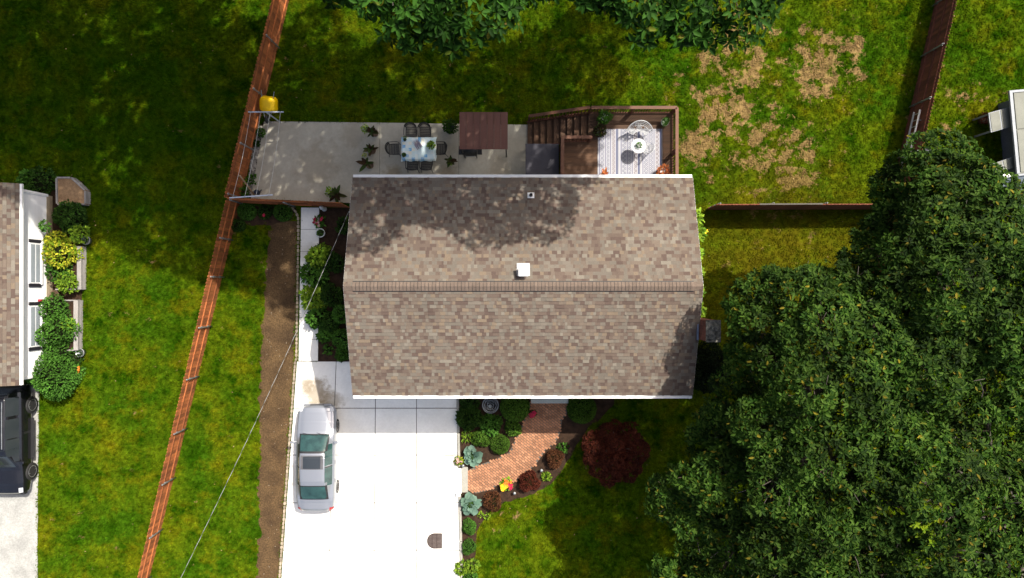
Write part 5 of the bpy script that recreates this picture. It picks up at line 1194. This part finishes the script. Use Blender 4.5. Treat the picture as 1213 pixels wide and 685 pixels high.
# beside the white house
for px, py, r, h, n_, L_, m_, z0, lab, ct in (
        (80, 256, .72, .9, 1100, .13, L_DEEP, .1, 'dark green rounded bush below the angular planter', 'shrub'),
        (92, 276, .4, .7, 300, .16, L_LIME, .1, 'lime green bush right of the yellow shrub', 'shrub'),
        (64, 282, .42, .9, 330, .15, L_YELLOW, .1, 'upper yellow leafed shrub against the white wall', 'shrub'),
        (68, 301, .75, 1.1, 750, .15, L_YELLOW, .25, 'large yellow leafed shrub overhanging the white house window', 'shrub'),
        (66, 322, .55, .7, 300, .14, L_GREEN, .3, 'thin trailing green plant below the large yellow shrub', 'plant'),
        (77, 334, .45, .7, 320, .16, L_LIME, .3, 'light green vegetable plant at the end of the long planter', 'plant'),
        (61, 366, .6, .9, 700, .12, L_GREEN, .3, 'green bush at the top of the lower timber planter', 'shrub'),
        (60, 393, .85, 1.2, 1200, .13, L_GREEN, .3, 'wide light green bush in the middle of the lower timber planter', 'shrub'),
        (80, 386, .3, .6, 160, .14, L_LIME, .3, 'small lime plant at the edge of the lower timber planter', 'plant'),
        (64, 418, .6, 1.0, 700, .12, L_GREEN, .1, 'green bush between the timber planter and the round bush', 'shrub'),
        (60, 446, 1.15, 1.6, 3600, .12, L_GREEN, .0, 'big round green bush in front of the black vehicle', 'shrub'),
        (89, 423, .32, .4, 200, .11, L_DEEP, .0, 'dark low plant beside the end of the timber planter', 'plant'),
        (45, 217, .8, .5, 600, .13, L_DEEP, .0, 'dark ground bush at the back corner of the white house', 'shrub'),
        (31, 214, .5, .5, 300, .15, L_GREEN, .0, 'green bush behind the back corner of the white house', 'shrub'),
        (52, 268, .22, .3, 90, .13, L_GREEN, 1.0, 'hanging green fern on the white wall above the yellow shrub', 'plant')):
    shrub('garden_bush', lab, px, py, r, h, n_, L_, m_, z0=z0, lumps=9, cat=ct, core=r > .5)
flower('orange flowers below the end of the timber planter', 89, 441, .3, .3, ((F_ORA, .2, .3), (F_ORA, -.3, -.4)), L_GREEN, n=12)
for px, py, lab, m_ in ((102, 285, 'grey round pot at the corner of the long planter', M_STEEL), (65, 349.5, 'brown clay pot between the two timber planters', M_TERRA), (95, 418, 'grey green ring pot at the end of the lower timber planter', M_STEEL)):
    p = P(px, py, .25); t = thing('round_pot', lab, 'pot', (p.x, p.y, .0)); pot(t, (p.x, p.y, 0), .2, .3, m_)
    link('foliage', leaf_mesh('foliage', *bush_leaves((p.x, p.y, .28), .14, .1, 30, .1, 0, .3), off=(p.x, p.y, 0)), L_DEEP, t)
p = P(1168, 141, .5); t = potted('dark red geraniums in a pot at the end of the pale canopy', 1168, 141, .2, .4, M_TERRA, 'bush', L_BURG, .0, .28, n=150)

# ================================================================== TREES
BARK = mat('grey_bark', (.10, .085, .07), (.055, .046, .038), 5, .95, bump=.8, bscale=18)
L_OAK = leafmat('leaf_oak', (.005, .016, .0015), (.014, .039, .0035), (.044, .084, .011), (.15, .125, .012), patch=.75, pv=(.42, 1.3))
L_OAKY = leafmat('leaf_oak_yellow', (.04, .09, .003), (.085, .15, .005), (.15, .21, .008), (.2, .18, .01))
L_OAK2 = leafmat('leaf_oak_cool', (.005, .016, .002), (.012, .040, .004), (.03, .085, .010), (.1, .1, .01), patch=.5)
def lobes_at(lst): return [(*P(x, y, z)[:2], z, r) for x, y, z, r in lst]
def T(name, label, bpx, top, lst, ncl, L_, m_, **k):
    p = P(*bpx); q = P(bpx[0], bpx[1], 0); return tree(name, label, (q.x, q.y), (q.x + top[0], q.y + top[1], top[2]), lobes_at(lst), ncl, L_, m_, BARK, **k)
# big canopy beside the house: three oaks
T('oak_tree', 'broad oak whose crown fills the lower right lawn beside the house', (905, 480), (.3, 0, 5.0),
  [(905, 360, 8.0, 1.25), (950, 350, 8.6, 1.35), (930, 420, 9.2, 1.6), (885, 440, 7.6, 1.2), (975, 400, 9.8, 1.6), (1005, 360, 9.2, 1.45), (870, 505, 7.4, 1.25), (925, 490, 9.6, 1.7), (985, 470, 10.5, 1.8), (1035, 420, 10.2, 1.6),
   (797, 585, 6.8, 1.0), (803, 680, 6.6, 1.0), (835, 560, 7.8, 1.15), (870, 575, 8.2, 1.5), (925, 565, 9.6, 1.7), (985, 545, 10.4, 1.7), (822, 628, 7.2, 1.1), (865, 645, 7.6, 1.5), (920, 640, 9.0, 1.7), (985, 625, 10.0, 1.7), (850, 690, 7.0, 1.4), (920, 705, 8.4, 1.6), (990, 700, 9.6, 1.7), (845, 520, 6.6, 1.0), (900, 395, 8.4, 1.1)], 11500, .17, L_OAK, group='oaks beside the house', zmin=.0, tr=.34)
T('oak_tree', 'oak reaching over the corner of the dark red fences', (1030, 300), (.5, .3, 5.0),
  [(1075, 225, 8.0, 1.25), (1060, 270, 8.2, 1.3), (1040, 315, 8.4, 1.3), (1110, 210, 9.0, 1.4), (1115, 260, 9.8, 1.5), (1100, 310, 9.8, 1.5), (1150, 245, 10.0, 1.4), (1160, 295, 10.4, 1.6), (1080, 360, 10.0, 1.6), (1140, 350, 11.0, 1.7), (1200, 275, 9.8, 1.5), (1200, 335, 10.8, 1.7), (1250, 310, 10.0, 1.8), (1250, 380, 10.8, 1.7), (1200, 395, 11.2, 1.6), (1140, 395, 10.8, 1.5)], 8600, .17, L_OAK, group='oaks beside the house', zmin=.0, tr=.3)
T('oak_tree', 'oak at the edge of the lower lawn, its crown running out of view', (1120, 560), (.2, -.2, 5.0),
  [(1055, 470, 10.2, 1.5), (1105, 445, 10.8, 1.5), (1165, 430, 10.6, 1.5), (1225, 455, 10.4, 1.6), (1060, 530, 10.4, 1.5), (1120, 510, 10.8, 1.4), (1050, 595, 10.4, 1.6), (1110, 580, 11.2, 1.7), (1170, 600, 10.4, 1.5), (1230, 570, 10.0, 1.6), (1185, 520, 7.4, 1.4), (1225, 510, 7.6, 1.4), (1050, 665, 9.8, 1.6), (1110, 655, 10.6, 1.7), (1175, 665, 10.0, 1.6), (1235, 640, 10.0, 1.7), (1060, 730, 9.4, 1.6), (1130, 735, 10.0, 1.7), (1200, 735, 9.8, 1.7)], 8600, .17, L_OAK, group='oaks beside the house', zmin=.0, tr=.3)  # two low lobes near the right side added to darken a sunlit gap
p = P(1080, 607, 12.2)
# a young bright shoot standing out of the canopy
t = thing('bright_shoot', 'bright yellow green leafy shoot rising out of the oak crown', 'branch', tuple(P(1080, 607, 11.0)))
o = P(1080, 607, 11.0); q = MB()
for k in range(9):
    d = Vector((rng.uniform(-.4, .4), rng.uniform(-.5, .5), rng.uniform(.5, 1.0))); q.tube([o, o + d * .5 + Vector((.05, 0, 0)), o + d], [.03, .018, .006], 5)
q.build('stems', BARK, t)
B = cat_leaves([rosette((o.x + npr.normal(0, .2), o.y + npr.normal(0, .34), o.z + npr.uniform(.3, 1.1)), 8, .15, .07, .3) for _ in range(70)])
link('leaves', leaf_mesh('leaves', *B, off=tuple(o)), L_OAKY, t)
# tall trees beyond the back of the plot
def back_tree(label, cx, cy, z, R, n_, r_, m_, seed, ncl, zlow, fringe=(), L_=.29):
    r0 = random.Random(seed); ls = []
    for k in range(n_):
        a_ = k * 2.399 + seed; f = math.sqrt((k + .5) / n_); ls.append((cx + R * f * math.cos(a_), cy + R * f * math.sin(a_), z - (z - zlow) * f ** 2 + r0.uniform(-.5, .5), r_ * r0.uniform(.9, 1.15)))
    return tree('tall_tree', label, (cx, cy), (cx, cy, 7.5), ls + lobes_at(fringe), ncl, L_, m_, BARK, 'tall trees behind the back yard', tr=.4, nleaf=7, twigs=False)
back_tree('tall tree overhanging the back lawn above the deck', 4.2, 14.2, 15.5, 5.0, 26, 1.9, L_OAK2, 3, 12000, 14.2,
    [(760, 2, 14.9, 1.15), (812, -4, 14.8, 1.1), (862, 10, 14.6, 1.0), (885, -18, 14.4, 1.0), (750, -70, 15, 1.4), (810, -70, 15, 1.4), (700, -75, 15, 1.6), (1010, -330, 14, 1.7), (1060, -400, 14, 1.8), (1000, -440, 14, 1.8), (1070, -480, 13.6, 1.7), (960, -380, 14.4, 1.8)], .24)
back_tree('tall tree overhanging the back lawn above the dining table', -3.6, 14.0, 15.5, 5.0, 26, 1.95, L_OAK2, 5, 12500, 14.4,
    [(503, 12, 15.0, 1.1), (555, 2, 15.1, 1.2), (600, -18, 15, 1.1), (466, -14, 15.0, 1.1), (650, -85, 15, 1.5), (420, -85, 15, 1.7), (425, -74, 15, 1.25), (375, -74, 15, 1.25), (325, -76, 15, 1.3), (485, -75, 15.2, 1.4), (535, -70, 15.2, 1.4), (585, -80, 15.2, 1.4), (330, -120, 15, 1.6), (270, -110, 15, 1.6)], .24)
back_tree('tall tree out beyond the top of the tall red fence', -11.6, 16.0, 15.5, 5.4, 26, 2.1, L_OAK2, 8, 7000, 14.4)
back_tree('tall tree beyond the back of the next door lawn', -19.4, 17.2, 15, 5.6, 26, 2.1, L_OAK2, 11, 5000, 14)
back_tree('tall tree beyond the far corner of the next door lawn', -27.0, 17.4, 14.5, 5.4, 24, 2.1, L_OAK2, 13, 4200, 13.6)

# ================================================================== GRASS
q = MB(); nl = 0
while nl < 170:
    px_, py_ = rng.uniform(60, 1130), rng.uniform(5, 680); v = P(px_, py_)
    if any(inpoly(np.array([v.x]), np.array([v.y]), z_)[0] for z_ in NOGRASS) or (wx0 - .5 < v.x < wx1 + .5 and wy0 - .5 < v.y < wy1 + 4.2): continue
    a_ = rng.uniform(0, 6.28); r_ = rng.uniform(.02, .05); d = Vector((math.cos(a_), math.sin(a_), rng.uniform(-.2, .2))) * r_; s_ = Vector((-math.sin(a_), math.cos(a_), .1)) * r_ * .5; v.z = .075; nl += 1
    q.add([v - d, v + s_, v + d, v - s_ + Vector((0, 0, .01))], [(0, 3, 2, 1)])
tag(q.build('fallen_leaves', mat('dry_leaf', (.32, .24, .11), (.20, .12, .05), 9, .9, island=.5)), 'dry leaves scattered over the lawns', 'leaves', kind='stuff')
def tuft():
    V, F = [], []
    r = random.Random(2)
    for i in range(11):
        a_ = r.uniform(0, 6.28); d = Vector((math.cos(a_), math.sin(a_), 0)); s_ = Vector((-d.y, d.x, 0)); b0 = Vector((r.uniform(-.06, .06), r.uniform(-.06, .06), 0)); h = r.uniform(.035, .075); w = r.uniform(.006, .011); ln = r.uniform(.02, .07)
        k = len(V); V += [b0 - s_ * w, b0 + s_ * w, b0 + d * ln * .4 + Vector((0, 0, h * .8)) + s_ * w * .7, b0 + d * ln * .4 + Vector((0, 0, h * .8)) - s_ * w * .7, b0 + d * ln + Vector((0, 0, h))]; F += [(k, k + 1, k + 2, k + 3), (k + 3, k + 2, k + 4)]
    me = bpy.data.meshes.new('grass_tuft'); me.from_pydata([tuple(v) for v in V], [], F); me.materials.append(M_BLADE); return me
hp = [(wx0, wy0), (wx1, wy0), (wx1, wy1), (wx0, wy1)]
nh_p = [(nx0, ny0), (nx1, ny0), (nx1, ny1), (nx0, ny1)]; gh_p = [(v.x, v.y) for v in (c0 + eu * .2 + ev_ * .5, c1 + ev_ * .5, c1 + ev_ * Wd, c0 + eu * .2 + ev_ * Wd)]
deckp = [(.5, wy1), (7.1, wy1), (7.1, 7.8), (.5, 7.8)]
NG = 150000
xs = npr.uniform(-26, 26, NG); ys = npr.uniform(-15, 15, NG); ok = np.ones(NG, bool)
for q in NOGRASS + [hp, nh_p, gh_p, ppath]: ok &= ~inpoly(xs, ys, q)
xs, ys = xs[ok], ys[ok]
tm = tuft(); src = bpy.data.objects.new('grass_tuft', tm)
pm = bpy.data.meshes.new('grass'); pm.vertices.add(len(xs)); pm.vertices.foreach_set('co', np.stack([xs, ys, np.full(len(xs), -.004)], 1).astype(np.float32).ravel()); pm.update()
go = bpy.data.objects.new('grass', pm); COL.objects.link(go); tag(go, 'short grass blades covering the lawns', 'grass', kind='stuff')
gn = bpy.data.node_groups.new('GrassScatter', 'GeometryNodeTree'); gn.interface.new_socket('Geometry', in_out='INPUT', socket_type='NodeSocketGeometry'); gn.interface.new_socket('Geometry', in_out='OUTPUT', socket_type='NodeSocketGeometry')
N, Lk = gn.nodes, gn.links; gi, go_ = N.new('NodeGroupInput'), N.new('NodeGroupOutput'); iop = N.new('GeometryNodeInstanceOnPoints'); oi = N.new('GeometryNodeObjectInfo'); oi.inputs['Object'].default_value = src
rv_ = N.new('FunctionNodeRandomValue'); rv_.data_type = 'FLOAT_VECTOR'; rv_.inputs[0].default_value = (-.15, -.15, 0); rv_.inputs[1].default_value = (.15, .15, 6.283)
rs_ = N.new('FunctionNodeRandomValue'); rs_.data_type = 'FLOAT'; rs_.inputs[2].default_value = .7; rs_.inputs[3].default_value = 1.5
Lk.new(gi.outputs[0], iop.inputs['Points']); Lk.new(oi.outputs['Geometry'], iop.inputs['Instance']); Lk.new(rv_.outputs[0], iop.inputs['Rotation']); Lk.new(rs_.outputs[1], iop.inputs['Scale']); Lk.new(iop.outputs[0], go_.inputs[0])
md = go.modifiers.new('scatter', 'NODES'); md.node_group = gn
